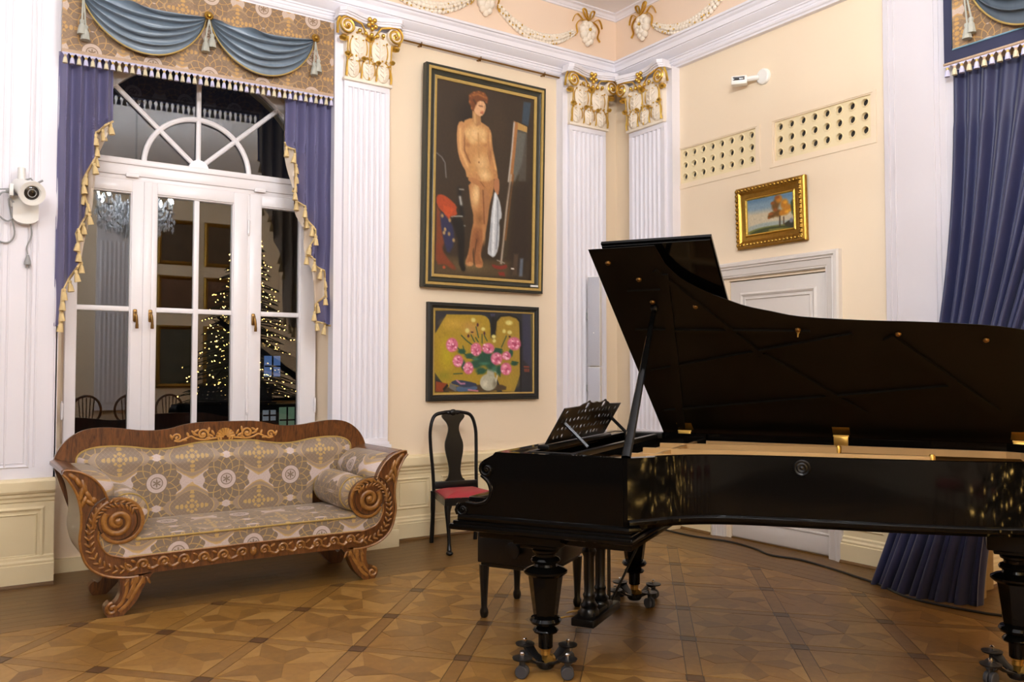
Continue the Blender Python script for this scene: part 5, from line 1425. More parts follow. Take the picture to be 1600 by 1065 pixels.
b = MB(); b.lathe([(.008, .045), (.014, .02), (.02, .0), (.022, -.02), (0, -.021)], (.02, -.025, -.24), 12); b.tube([(.012, -.025, -.26), (.012, -.025, -.285)], .004, 6); b.tube([(.028, -.025, -.26), (.028, -.025, -.285)], .004, 6); b.build('plug', GREYP, sp)

md = empty('motion_detector', (-.0, -1.83, 3.93), 0, 'white motion detector with dark window high on the door wall', 'sensor')
b = MB(); b.lathe([(0, -.03), (.055, -.03), (.066, -.02), (.068, 0)], (0, -.06, .0), 24, 'X'); b.build('wall_base', PLASTIC, md)
b = MB(); b.tube([(-.03, -.03, 0), (-.09, .06, -.005)], .022, 10)
c_ = Matrix.Rotation(R(38), 3, 'Z') @ Matrix.Rotation(R(-8), 3, 'Y')
t = MB(); t.box(-.06, .06, -.065, .065, -.035, .035, .008); t.v = [tuple(c_ @ Vector(p)+Vector((-.10, .12, -.005))) for p in t.v]; b.add(t.v, t.f); b.build('sensor_head', PLASTIC, md)
t = MB(); t.box(-.063, -.058, -.045, .05, -.002, .026, .001); t.v = [tuple(c_ @ Vector(p)+Vector((-.10, .12, -.005))) for p in t.v]; t.build('dark_window', DARKG, md)

cs = empty('column_speaker', (-.478, -.225, .95), R(40), 'slim white column loudspeaker with grey grille in front of the corner pilaster', 'loudspeaker')
for z0, z1 in ((0, .532), (.540, 1.405)):
    b = MB(); b.box(-.055, .055, -.06, .06, z0, z1, .006); u_ = b.build('speaker_body', PLASTIC, cs)
    b = MB(); b.box(-.060, -.052, -.056, .056, z0+.006, z1-.006, .003); b.build('grille', GREYG, u_)
b = MB(); b.box(.02, .05, .05, .09, .3, .36); b.box(.02, .05, .05, .09, 1.0, 1.06); b.build('wall_bracket', GREYP, cs)
b = MB(); b.lathe([(0, -.004), (.006, -.003), (.006, 0)], (-.061, 0, .86), 8, 'X'); b.build('badge', PLASTIC, cs)

cb = MB(); pts = [(-.20, -.35), (-.244, -.808), (-.265, -1.269), (-.181, -1.629), (-.228, -1.939), (-.315, -2.168), (-.261, -2.395), (-.315, -2.713), (-.385, -2.968), (-.438, -3.148), (-.60, -3.50), (-.56, -3.88), (-.50, -4.08), (-.48, -4.6)]
cb.tube(smooth_pts([(x, y, .009) for x, y in pts], 8), .008, 8)
tag(cb.build('floor_cable', CABLE), 'black cable lying along the floor by the white door', 'cable')

# ------------------------------------------------------------------ sofa
sofa = empty('scroll_sofa', (-4.036, -.76, 0), 0, 'carved walnut scroll-arm sofa upholstered in grey and gold brocade', 'sofa')
YF, YB = -.34, .34
uvtop = lambda c, n: (c.x, c.y+.02) if abs(n.z) > .75 else ((c.x, c.z) if abs(n.y) >= abs(n.x) else (c.y, c.z))
def mir(pts): return [(-x, z) for x, z in reversed(pts)]
SCX, SCZ, SCR = .803, .556, .136
outer = s2([(.60, .234), (.742, .222), (.877, .252), (.966, .326), (1.004, .45), (.998, .56), (1.002, .64), (1.024, .735), (1.066, .815), (1.098, .852)], 5)
horn = s2([(1.095, .868), (1.07, .874), (1.0, .856), (.935, .815), (.887, .755), (.858, .69)], 4)
disc = [(SCX+r*math.cos(a), SCZ+r*math.sin(a)) for k in range(26) for a in [R(66+(336-66)*k/25)] for r in [SCR if k < 12 else SCR-.034*((k-12)/13)**1.2]]
inner = s2([(.906, .512), (.906, .462), (.886, .41), (.845, .367), (.76, .340)], 4)
half = [(0, .24)]+outer+horn+disc+inner+[(0, .342)]
full = half[:-1]+[(0, .342)]+mir(half)[1:-1]
b = MB(); b.prism(full, XZ, YF, YF+.055)
fr = b.build('front_frame', WALNUT, sofa, smooth=25)
# carved relief on the front
orn = MB()
for s in (1, -1):
    line = MB()
    T = lambda pts, d=YF-.002: [(s*x, d, z) for x, z in pts]
    orn.tube(T(disc[1:-1]), .011, 6, flat=.6, up=(0, 1, 0)); orn.tube(T(outer[3:]), .008, 6, up=(0, 1, 0)); orn.tube(T(horn[1:]), .007, 6, up=(0, 1, 0))
    orn.tube(T(inner+[(.0, .345)]), .006, 6, up=(0, 1, 0))
    orn.tube(T(circ(SCX, SCZ, SCR-.006, 12, R(-12), R(66), True)), .011, 6, up=(0, 1, 0))
    spx = spiral((SCX, SCZ), .082, 1.75, 44, R(40), -1, .10); orn.tube(T(spx, YF-.006), [.016]*30+[.014]*10+[.018]*5, 8, flat=.6, up=(0, 1, 0))
    orn.ball((s*SCX, YF-.008, SCZ), .024, 10, 7, (1, .6, 1))
    line.tube(T(circ(SCX, SCZ, .108, 40), YF-.001), .0035, 5, True); line.tube(T(s2([(.95, .40), (.972, .5), (.965, .58), (.93, .66), (.86, .705), (.78, .70)], 5), YF-.001), .0035, 5)
    line.build('inlay_line', INLAYD, fr, smooth=50)
    # leaf trail round the outside band
    q = random.Random(9)
    trail = s2([(.70, .285), (.80, .275), (.89, .315), (.945, .40), (.955, .50), (.935, .58), (.89, .645), (.82, .668), (.74, .645), (.70, .60)], 8)
    for i in range(3, len(trail)-2, 3):
        x, z = trail[i]; a = math.atan2(trail[i+1][1]-z, trail[i+1][0]-x)
        for k in (-1, 1):
            aa = a+k*.75; rt = Matrix.Rotation(-s*aa if s > 0 else aa+PI, 3, 'Y')
            orn.ball((s*(x+.012*math.cos(aa+PI/2*k*.6)), YF-.002, z+.012*math.sin(aa+PI/2*k*.6)), 1, 7, 5, (.022, .008, .008), rt)
    # horn leaf
    for (x, z, l, a) in ((1.015, .80, .05, 60), (.985, .77, .05, 75), (1.0, .74, .055, 100), (.965, .725, .04, 60), (.985, .69, .04, 110), (.955, .68, .03, 40), (1.045, .835, .03, 40)):
        orn.ball((s*x, YF-.002, z), 1, 8, 6, (l, .011, .014), Matrix.Rotation(-s*R(a), 3, 'Y'))
    orn.ball((s*.935, YF-.004, .695), .018, 8, 6, (1, .6, 1))
    # running scrolls along the rail
    for i in range(6):
        cx = .07+.118*i; cz = .292
        sc = spiral((cx, cz), .034, 1.35, 22, R(-30), 1, .12); orn.tube(T(sc, YF-.003), [.009]*16+[.007]*7, 6, up=(0, 1, 0))
        orn.tube(T(s2([(cx+.034, cz-.016), (cx+.07, cz-.030), (cx+.095, cz-.012), (cx+.10, cz+.02)], 4), YF-.003), [.010]*8+[.006]*5, 6, up=(0, 1, 0))
        orn.ball((s*cx, YF-.004, cz), .013, 8, 6, (1, .6, 1))
        for k in (0, 1): orn.ball((s*(cx+.055+.03*k), YF-.002, cz+.022-.04*k), 1, 7, 5, (.018, .007, .008), Matrix.Rotation(-s*R(30+40*k), 3, 'Y'))
orn.ball((0, YF-.004, .292), .022, 10, 7, (1, .6, 1.3))
orn.build('carved_relief', CARVED, fr, smooth=50)
# legs
legp = s2([(.600, .236), (.652, .164), (.690, .085), (.742, .026), (.772, .0)], 4)+s2([(.846, .0), (.866, .03), (.868, .066), (.842, .092), (.818, .082), (.795, .108), (.782, .16), (.790, .232)], 4)
def leg(s, y0, y1, front):
    b = MB(); b.prism([(s*x, z) for x, z in legp], XZ, y0, y1); l = b.build('leg', WALNUT, sofa, smooth=35)
    if front:
        c = MB()
        for pts, r in (([(.655, .215), (.70, .14), (.745, .07), (.79, .03)], .012), ([(.745, .215), (.752, .14), (.772, .085), (.80, .055)], .010), ([(.70, .225), (.715, .16), (.745, .10)], .013)):
            c.tube([(s*p.x, y0-.002, p.y) for p in smooth_pts([(a, d, 0) for a, d in pts], 5)], r, 6, flat=.6, up=(0, 1, 0))
        c.tube([(s*x, y0-.002, z) for x, z in spiral((.826, .052), .036, 1.4, 22, R(90), -1, .12)], .010, 6, up=(0, 1, 0))
        for k in range(5): c.ball((s*(.69+.03*(k-2)), y0-.003, .205-.006*abs(k-2)), 1, 7, 5, (.009, .007, .026), Matrix.Rotation(-s*R(14*(k-2)), 3, 'Y'))
        c.build('leg_carving', CARVED, l, smooth=50)
    return l
for s in (1, -1): leg(s, YF+.0, YF+.075, True); leg(s, YB-.085, YB-.015, False)
b = MB(); b.box(-.80, .80, YF+.05, YB, .225, .335, .01); b.build('seat_rail', WALNUT, sofa)
# seat: puffed block, front boxing, welt
b = MB()
def seat(u, v):
    x = -.86+1.72*u; y = YF+.004+(YB-.02-YF)*v; ex = min(1, (1-abs(2*u-1))/.10); ey = min(1, v/.05)
    ed = math.sqrt(max(0, 1-(1-ex)**2))*math.sqrt(max(0, 1-(1-ey)**2)); return (x, y, .436+.016*ed+.030*math.sin(PI*min(1, v*.9+.05))*ex)
b.grid(seat, 80, 36)
cres = [(0, .335), (.76, .33), (.845, .355), (.90, .40), (.93, .46), (.93, .53), (.88, .52), (.80, .47), (.72, .44), (0, .44)]
b.prism(cres[:-1]+[(0, .44)]+mir(cres)[1:-1], XZ, YF+.006, YF+.10)
b.box(-.86, .86, YF+.05, YB-.02, .33, .44)
b.build('seat_cushion', BROC, sofa, smooth=40, uvf=uvtop)
b = MB(); b.tube([(-.70, YF+.004, .440), (-.3, YF+.003, .441), (.3, YF+.003, .441), (.70, YF+.004, .440)], .006, 6); b.tube([(-.74, YF-.0, .345), (.74, YF-.0, .345)], .005, 6); b.build('welt', FILLET, sofa)
# arms: outside cover, inside pad
for s in (1, -1):
    o2 = [(x-.008, z+.004) for x, z in outer[8:]]; hi = [(x, z-.002) for x, z in horn]
    arm = o2+hi+[(.885, .60), (.93, .45), (.86, .33), (.74, .25)]
    b = MB(); b.prism([(s*x, z) for x, z in arm], XZ, YF+.05, YB-.01); b.build('arm', mat('arm_back_cloth' if s > 0 else 'arm_back_cloth_2', hx('a89c84'), .7, var=.1, vs=60), sofa, smooth=40)
    b = MB(); cap_ = [(1.10, .850), (1.099, .870), (1.07, .880), (1.0, .862), (.955, .835), (.962, .825), (1.0, .846), (1.07, .866)]
    b.prism([(s*x, z) for x, z in cap_], XZ, YF+.05, YB-.005); b.build('arm_crest', WALNUT, sofa, smooth=40)
    b = MB()
    def pad(u, v):
        y = YF+.058+(YB-.03-YF-.058)*v; k = u*(len(pl)-1); i = min(int(k), len(pl)-2); f = k-i
        x = pl[i][0]+(pl[i+1][0]-pl[i][0])*f; z = pl[i][1]+(pl[i+1][1]-pl[i][1])*f; e = math.sqrt(max(0, 1-(2*v-1)**6)); e2 = math.sin(PI*u)**.5
        return (s*(x-.075*e2*e-.0), y, z+.03*e2*e)
    pl = s2([(1.0, .855), (.94, .815), (.89, .755), (.862, .69), (.86, .62)], 4)
    b.grid(pad, 24, 24); b.build('arm_pad', BROC, sofa, smooth=60, uvf=lambda c, n: (c.y*1.0, c.z*1.2+.1))
# back
crest = [(0, 1.086), (.20, 1.083), (.30, 1.066), (.36, 1.050), (.45, 1.040), (.56, 1.044), (.66, 1.058), (.77, 1.070), (.88, 1.064), (.965, 1.028), (1.03, .968), (1.068, .90), (1.078, .84), (1.06, .78)]
cr = s2(crest, 3)
ctr = MB(); hb = cr+[(1.0, .60), (.90, .33), (0, .33)]
ctr.prism(mir(hb[:-1])[0:]+[p for p in hb[1:-1]], XZ, YB, YB+.035)
bk = ctr.build('back_frame', WALNUT, sofa, smooth=25)
fab = s2([(0, .950), (.18, .946), (.30, .926), (.40, .914), (.50, .916), (.62, .936), (.74, .946), (.84, .942), (.915, .918), (.948, .875), (.945, .80)], 3)+[(.93, .60), (.86, .46)]
fl = [(-x, z) for x, z in reversed(fab)]+fab[1:]
b = MB(); N = len(fl)
def backpad(u, v):
    k = u*(N-1); i = min(int(k), N-2); f = k-i
    x = fl[i][0]+(fl[i+1][0]-fl[i][0])*f; z = fl[i][1]+(fl[i+1][1]-fl[i][1])*f
    cx, cz = x*.55, .62; r = v
    X = cx+(x-cx)*(1-r) if True else x; Z = cz+(z-cz)*(1-r)
    return (X, YB-.006-.075*min(1, r*3.2)**.5, Z)
b.grid(backpad, N*2, 16)
b.add([(-.62, YB-.078, .44), (.62, YB-.078, .44), (.62, YB-.081, .66), (-.62, YB-.081, .66)], [(0, 1, 2, 3)])
b.build('back_cushion', BROC, sofa, smooth=60, uvf=lambda c, n: (c.x+.01, c.z-.01))
b = MB(); b.tube([(x, YB-.010, z) for x, z in fl], .006, 6); b.build('welt', FILLET, sofa)
b = MB()     # inlaid crest ornament: shell between two rinceaux
for k in range(9):
    a = R(90+(k-4)*20); b.tube([(0.012*math.cos(a), YB-.004, .975+.012*math.sin(a)), (.068*math.cos(a), YB-.004, .972+.068*math.sin(a))], [.005, .011], 6, flat=.6, up=(0, 1, 0))
for s in (1, -1):
    def S(pts, r): b.tube([(s*p[0], YB-.003, p[1]) for p in pts], r, 6, flat=.7, up=(0, 1, 0))
    S(spiral((.035, .966), .02, 1.2, 16, R(120), -1), .006); S(spiral((.155, 1.0), .038, 1.5, 24, R(200), -1), .008); S(spiral((.325, .985), .028, 1.3, 18, R(0), 1), .007)
    S(s2([(.06, .972), (.10, .968), (.15, .962), (.20, .972), (.235, .99), (.27, .975), (.31, .958), (.345, .965)], 4), .007)
    b.ball((s*.155, YB-.004, 1.0), .014, 8, 6, (1, .5, 1))
    for (x, z, a) in ((.085, 1.01, 60), (.10, .99, 30), (.115, 1.03, 100), (.20, 1.025, -30), (.205, 1.0, 20), (.22, 1.015, 50), (.255, 1.0, 70), (.12, .975, -30), (.28, .965, 10), (.365, .99, 70)):
        b.ball((s*x, YB-.003, z), 1, 7, 5, (.022, .007, .009), Matrix.Rotation(-s*R(a), 3, 'Y'))
b.build('inlaid_ornament', INLAY, bk, smooth=50)
# loose bolsters
def bolster(name, x, z, r, y0, y1, lab, sh=1.0):
    o = empty(name, (x, (y0+y1)/2-.76, z), 0, lab, 'cushion', 'loose bolsters on the sofa'); o.location.x = -4.036+x
    L = (y1-y0)/2; b = MB()
    prof = [(0, -L+.012), (r*.35, -L+.004), (r*.7, -L), (r*.9, -L+.015), (r, -L+.05), (r*1.02, 0), (r, L-.05), (r*.9, L-.015), (r*.7, L), (r*.35, L-.004), (0, L-.012)]
    b.lathe(prof, (0, 0, 0), 32, 'Y')
    b.v = [(p[0]*(1+.012*math.sin(9*p[1]+5*p[2])), p[1], p[2]*sh+.004*math.sin(11*p[1]+3*p[0])) for p in b.v]
    b.build('cover', BROC, o, smooth=60, uvf=lambda c, n: (math.atan2(c.z, c.x)*r*1.0, c.y+.1), loc=(0, 0, 0))
    w = MB()
    for yy in (-L+.02, L-.02): w.tube([(r*.93*math.cos(a*PI/14), yy, r*.93*math.sin(a*PI/14)*sh) for a in range(28)], .005, 5, True)
    w.build('welt', FILLET, o)
bolster('bolster_cushion', .735, .590, .125, -.275, .25, 'round brocade bolster inside the sofa arm nearer the fluted pilaster')
bolster('bolster_cushion', -.735, .590, .125, -.275, .25, 'round brocade bolster inside the sofa arm nearer the white pier')

# ------------------------------------------------------------------ grand piano (local x toward the tail, y toward the spine)
PA = R(30.2)
PSC = .95                       # size of the instrument
PX, PY, PZ = -3.165, -3.696, .0725
piano = empty('grand_piano', (PX, PY, PZ), PA-PI/2, 'old black lacquered grand piano with raised lid and scrolled cheeks', 'piano')
ZT, PWD = 1.035, 1.78
piano.scale = (PSC, PSC, PSC); FZ = -PZ/PSC
P2W = lambda s, t: (PX+PSC*(s*math.sin(PA)+t*math.cos(PA)), PY+PSC*(-s*math.cos(PA)+t*math.sin(PA)))
side = [(0, 0), (.09, .105), (.17, .208), (.27, .288), (.40, .345), (.56, .385), (.84, .425), (1.12, .462), (1.38, .515), (1.60, .58), (1.78, .69), (1.90, .85), (1.965, 1.05), (1.975, 1.28), (1.92, 1.52), (1.82, 1.70), (1.70, PWD)]
sidec = [(0, 0)]+s2(side, 4)[1:]
ring = [(-.70, 0)]+sidec+[(-.70, PWD)]
def inset(poly, d):
    n = len(poly); out = []
    for i in range(n):
        p0, p1, p2 = Vector(poly[i-1]), Vector(poly[i]), Vector(poly[(i+1) % n]); a = (p1-p0).normalized(); c = (p2-p1).normalized()
        na, nc = Vector((-a.y, a.x)), Vector((-c.y, c.x)); m = (na+nc); m = m.normalized() if m.length > 1e-6 else na
        k = 1/max(.5, m.dot(na)); out.append(tuple(p1+m*d*k))
    return out
inr = inset(ring, .05)
b = MB(); b.prism(ring, XY, .70, ZT, [inr]); b.prism([p for p in ring], XY, .70, .735)
case = b.build('case', LACQ, piano, smooth=20)
b = MB()      # base mouldings along bent side
bs_path = [(x, y, 0) for x, y in [(0, 0)]+sidec[1:]]
b.sweep([(0, .715), (.012, .715), (.018, .722), (.018, .735), (.010, .742), (.0, .746)], [(x, y, 0) for x, y in sidec]); b.build('base_bead', LACQ, case, smooth=40)
# keybed and cheeks
b = MB(); b.box(-.955, .035, -.035, PWD+.035, .630, .664, .012); b.box(-.935, .022, -.022, PWD+.022, .66, .678, .006); b.box(-.915, .012, -.010, PWD+.010, .672, .705, .006)
b.sweep([(-.01, .69), (.016, .69), (.020, .698), (.016, .708), (.006, .712), (-.01, .714)], [(-.90, -.004, 0), (.006, -.004, 0), (.045, .04, 0)])
b.box(-.86, -.02, .12, PWD-.12, .57, .635, .01)
b.build('keybed', LACQ, piano, smooth=30)
ck = [(-.02, .70), (-.02, ZT-.002), (-.70, ZT-.002), (-.712, 1.02)]+s2([(-.735, 1.008), (-.772, .985), (-.785, .945), (-.765, .905), (-.735, .885), (-.715, .86), (-.715, .82), (-.74, .782), (-.79, .762), (-.85, .772), (-.90, .765), (-.932, .735), (-.925, .705)], 4)
for nm, y0, y1, s in (('treble_cheek', -.004, .075, -1), ('bass_cheek', PWD-.075, PWD+.004, 1)):
    b = MB(); b.prism(ck, XZ, y0, y1); c = b.build(nm, LACQ, piano, smooth=30)
    b = MB(); yo = y0-.002 if s < 0 else y1+.002
    for (x, z, r, a, g) in ((-.745, .945, .040, 120, 1), (-.885, .732, .036, 120, 1)):
        b.tube([(p[0], yo, p[1]) for p in spiral((x, z), r, 1.3, 26, R(a), g, .12)], .010, 8, up=(0, 1, 0)); b.ball((x, yo, z), .016, 10, 7, (1, .7, 1))
    b.tube([(p[0], yo, p[1]) for p in s2([(-.775, .915), (-.735, .88), (-.722, .83), (-.745, .785), (-.80, .765), (-.86, .77)], 5)], .010, 8, up=(0, 1, 0)); b.build('scroll_carving', LACQ, c, smooth=50)
b = MB(); b.box(-.70, -.56, .07, PWD-.07, 1.008, ZT-.001, .004); b.box(-.705, -.655, .07, PWD-.07, .80, 1.01, .01); b.box(-.90, -.70, .075, PWD-.075, .705, .79, .012); b.box(-.93, -.90, .075, PWD-.075, .69, .735, .006)
b.build('fallboard', LACQ, piano)
# inside: plate, struts, liner
b = MB(); b.prism(inset(ring, .052), XY, .86, .872); b.build('soundboard', SOUNDB, piano)
b = MB()
li = inset(ring, .051); li2 = inset(ring, .068); n = len(li)
for i in range(1, n-1): b.add([(*li2[i], .93), (*li2[i+1], .93), (*li2[i+1], ZT-.045), (*li2[i], ZT-.045), (*li[i], ZT-.045), (*li[i+1], ZT-.045)], [(0, 1, 2, 3), (3, 2, 5, 4)])
i4 = inset(ring, .20); b.prism(li2[1:-1], XY, .915, .935, [i4[2:-2]]); b.box(-.30, -.06, .07, PWD-.07, .915, .95)
b.build('iron_plate', PLATE, piano, smooth=20)
for (p, q) in (((-.24, .33), (.28, .48)), ((-.24, .68), (.95, .86)), ((-.24, 1.04), (1.30, 1.22)), ((-.24, 1.40), (.80, 1.60))):
    d = Vector((q[0]-p[0], q[1]-p[1])).normalized(); nn = Vector((-d.y, d.x))*.013
    b = MB(); vs = []
    for z in (.93, .992):
        for w_, e in ((p, 1), (p, -1), (q, -1), (q, 1)): vs.append((w_[0]+nn.x*e, w_[1]+nn.y*e, z))
    b.add(vs, [(0, 1, 2, 3), (7, 6, 5, 4), (0, 4, 5, 1), (1, 5, 6, 2), (2, 6, 7, 3), (3, 7, 4, 0)]); st = b.build('plate_strut', PLATE, piano, smooth=20)
    b = MB(); b.lathe([(.016, .93), (.018, .99), (.012, 1.002), (0, 1.004)], (q[0], q[1], 0), 12); b.build('plate_bolt', BRASS, st)
b = MB(); b.box(-.10, -.075, .08, PWD-.08, .93, .985, .003); b.build('plate_strut', PLATE, piano)
b = MB()
for k in range(60):
    y = .16+1.4*k/59; x1 = .2+1.55*min(1, max(0, (y-.30)/1.0))**1.2; b.tube([(-.2, y, .955), (min(x1, 1.75), y+.10, .955)], .0012, 4)
b.build('strings', BRONZE, piano)['kind'] = 'stuff'
# music desk with pierced scrollwork
dkx, dkz = -.53, 1.062; dl = Vector((.115, 0, .195)); dlen = dl.length; dl.normalize(); dn = Vector((dl.z, 0, -dl.x))
MF = lambda a, c, d: tuple(Vector((dkx, .70+a, dkz))+dl*c+dn*d)
dw = .455
out = [(-dw, 0), (dw, 0), (dw, dlen*.97)]+s2([(.24, dlen*.99), (.20, dlen*1.05), (.13, dlen*1.10), (.05, dlen*1.06), (0, dlen*1.09), (-.05, dlen*1.06), (-.13, dlen*1.10), (-.20, dlen*1.05), (-.24, dlen*.99)], 3)+[(-dw, dlen*.97)]
q = random.Random(21); hol = []
def blob(cx, cz, rx, rz, a):
    pts = []
    for k in range(9):
        t = 2*PI*k/9; r = 1+.18*math.sin(2*t+cx*40); x, z = rx*r*math.cos(t), rz*r*math.sin(t); pts.append((cx+x*math.cos(a)-z*math.sin(a), cz+x*math.sin(a)+z*math.cos(a)))
    return pts
for i in range(15):
    for j in range(4):
        x = -.392+.056*i; z = .038+.052*j
        if (abs(x) > .33 and j == 3 and i % 2) or q.random() < .12: continue
        hol.append(blob(x+q.uniform(-.004, .004), z+q.uniform(-.003, .003), q.uniform(.013, .019), q.uniform(.010, .014), R(45 if (i+j) % 2 else -45)+q.uniform(-.3, .3)))
for x in (-.13, .13): hol.append(circ(x, dlen*1.02, .026, 12))
b = MB(); b.prism(out, MF, -.003, .003, hol); dk = b.build('music_desk', BLACKW, piano, smooth=20)
b = MB(); b.box(dkx-.035, dkx+.03, .70-dw-.02, .70+dw+.06, 1.036, 1.058, .004); b.box(-.36, -.33, .12, PWD-.12, 1.0, 1.03, .004); b.box(-.56, -.30, .10, .13, 1.0, 1.036, .003); b.box(-.56, -.30, PWD-.13, PWD-.10, 1.0, 1.036, .003); b.build('desk_slide', BLACKW, dk)
for y in (.70-.34, .70+.40):
    b = MB(); p = Vector(MF(y-.70, dlen*.55, -.006)); p2 = Vector((-.335, y, 1.045)); b.tube([p, p2], .010, 4, up=(0, 1, 0)); b.build('desk_brace', BLACKW, dk)
# lid
TH = R(36.25); LH = Vector((0, -math.cos(TH), math.sin(TH))); LN = Vector((0, math.sin(TH), math.cos(TH)))
LF_ = lambda s, l, d: tuple(Vector((s, PWD, 1.05))+LH*l+LN*d)
edge = [(-.27, 1.70), (-.02, 1.70), (-.004, 1.607), (.06, 1.475), (.183, 1.347), (.30, 1.262), (.39, 1.205), (.516, 1.155), (.674, 1.10), (.99, 1.056), (1.29, 1.03), (1.60, .985), (1.80, .90), (1.95, .72), (1.99, .45), (1.93, .18), (1.82, .0)]
lidp = [(-.27, 0), (-.27, 1.70), (-.02, 1.70)]+s2(edge[2:], 3)
b = MB(); b.prism(lidp, LF_, 0, .026); lid = b.build('lid', LACQ, piano, smooth=20)
b = MB(); b.prism([(s, l) for s, l in inset(lidp, -.012)], LF_, .022, .034); b.box(0, 0.0001, 0, .0001, 0, .0001); b.build('lid_moulding', LACQ, lid, smooth=25)
b = MB(); b.prism([(-.27, .01), (.305, .01), (.305, 1.735), (-.27, 1.735)], LF_, .038, .062); b.prism([(-.275, .0), (.312, .0), (.312, 1.745), (-.275, 1.745)], LF_, .052, .068); b.build('folded_front_lid', LACQ, lid, smooth=20)
b = MB()
def bar(p, q, w=.020, h=.016):
    d = Vector((q[0]-p[0], q[1]-p[1])); d.normalize(); nn = Vector((-d.y, d.x))*w/2; vs = []
    for dep in (-h, .001):
        for e, f in ((p, 1), (p, -1), (q, -1), (q, 1)): vs.append(LF_(e[0]+nn.x*f, e[1]+nn.y*f, dep))
    b.add(vs, [(0, 1, 2, 3), (7, 6, 5, 4), (0, 4, 5, 1), (1, 5, 6, 2), (2, 6, 7, 3), (3, 7, 4, 0)])
bar((-.24, 1.085), (.72, 1.04), .018); bar((.03, 1.55), (-.06, .90), .05); bar((-.06, .90), (-.19, .05), .05); bar((-.25, .68), (.93, 1.01), .022); bar((-.01, 1.58), (.44, .835), .03); bar((.44, .835), (.95, .25), .05); bar((-.26, .24), (1.45, .55), .022); bar((-.20, 1.42), (.02, 1.42), .02); bar((1.1, .98), (1.62, .30), .06)
b.build('lid_rib', LIDIN, lid, smooth=0)
b = MB(); b.prism([(s, l) for s, l in inset(lidp, .06)], LF_, -.002, .001); b.build('lid_underside_panel', LIDIN, lid, smooth=0)
b = MB(); b.lathe([(0, 0), (.014, -.004), (.016, -.012), (.010, -.02), (0, -.022)], (0, 0, 0), 12); kn = b.mesh('lid_stop', BRONZE)
for s, l in ((-.245, 1.66), (.15, 1.28), (.66, 1.06), (1.15, 1.01), (1.55, .95), (-.08, 1.33), (-.11, 1.52)):
    o = place(kn, 'lid_stop', lid, LF_(s, l, -.001), (-TH, 0, 0))
b = MB(); b.lathe([(.012, 0), (.012, -.012), (.006, -.02), (.004, -.045), (0, -.05)], (0, 0, 0), 10); o = place(b.mesh('lid_catch', BRASS), 'lid_catch', lid, LF_(.66, 1.045, -.001), (-TH, 0, 0))
b = MB(); p0 = Vector((-.018, .035, 1.036)); p1 = Vector(LF_(-.081, 1.281, -.012)); m = p0.lerp(p1, .5)
b.tube([p0, p0.lerp(p1, .1), m, p0.lerp(p1, .93), p1], [.024, .024, .019, .014, .012], 8, flat=.55); b.build('lid_prop', LACQ, piano, smooth=40)
b = MB(); b.lathe([(0, -.02), (.018, -.018), (.022, 0), (.014, .012), (0, .014)], tuple(p1), 12); b.build('prop_cup', BLACKW, lid)
for s in (-.166, .805, 1.76):
    h = MB(); h.box(s-.042, s+.042, PWD-.060, PWD-.046, .972, 1.046, .003); hg = h.build('hinge', BRASS, piano)
    h = MB(); vs = [LF_(s-.05+.1*i, .012+.08*j, d) for d in (-.003, .001) for j in (0, 1) for i in (0, 1)]; h.add(vs, [(0, 1, 3, 2), (6, 7, 5, 4), (0, 4, 5, 1), (1, 5, 7, 3), (3, 7, 6, 2), (2, 6, 4, 0)]); h.build('hinge_leaf', BRASS, hg)
    h = MB(); h.tube([(s-.045, PWD-.05, 1.048), (s+.045, PWD-.05, 1.048)], .007, 8); h.build('hinge_pin', BRASS, hg)
# round knob on the bent side
kp = Vector((.735, .41, .985)); kd = Vector((.10, -1, 0)).normalized(); b = MB()
b.lathe([(0, 0), (.036, 0), (.040, .006), (.034, .014), (.026, .012), (.020, .018), (.010, .016), (0, .022)], (0, 0, 0), 20); qk = Vector((0, 0, 1)).rotation_difference(kd).to_matrix(); b.v = [tuple(kp+qk @ Vector(v)) for v in b.v]; b.build('side_knob', BLACKW, piano, smooth=40)
# legs
LEGP = [(.03, .0), (.03, .0), (.030, .04), (.036, .045), (.038, .118), (.060, .122), (.066, .132), (.058, .142), (.046, .15), (.052, .16), (.074, .168), (.082, .182), (.074, .196), (.058, .202), (.062, .21), (.088, .402), (.096, .41), (.112, .424), (.112, .434), (.092, .446), (.062, .456), (.058, .468), (.072, .476), (.076, .486), (.070, .496), (.052, .504), (.052, .518), (.066, .526), (.070, .538), (.062, .548), (.06, .56)]
def piano_leg(s, t, top):
    b = MB()
    lo = [p for p in LEGP if p[1] <= .202]; mid = [(.058, .202), (.062, .21), (.088, .402), (.09, .408)]; hi_ = [p for p in LEGP if p[1] >= .408]
    b.lathe(lo[2:], (s, t, 0), 28); b.lathe(mid, (s, t, 0), 8, phase=R(22.5)); b.lathe(hi_, (s, t, 0), 28)
    b.box(s-.10, s+.10, t-.10, t+.10, .555, .58, .006); b.box(s-.13, s+.13, t-.13+.01, t+.13, .575, top, .008)
    l = b.build('leg', LACQ, piano, smooth=32)
    b = MB(); b.lathe([(.018, FZ+.055), (.020, FZ+.075), (.026, FZ+.085), (.026, .03), (.030, .035), (.030, .065)], (s, t, 0), 16); b.lathe([(0, -.014), (.028, -.014), (.028, .014), (0, .014)], (s+.022, t, FZ+.062), 16, 'Y'); b.build('brass_caster', BRASS, l)
    return l
LEGS = ((-.487, .15, .640), (-.470, PWD-.20, .640), (1.66, 1.02, .702))
for a in LEGS: piano_leg(*a)
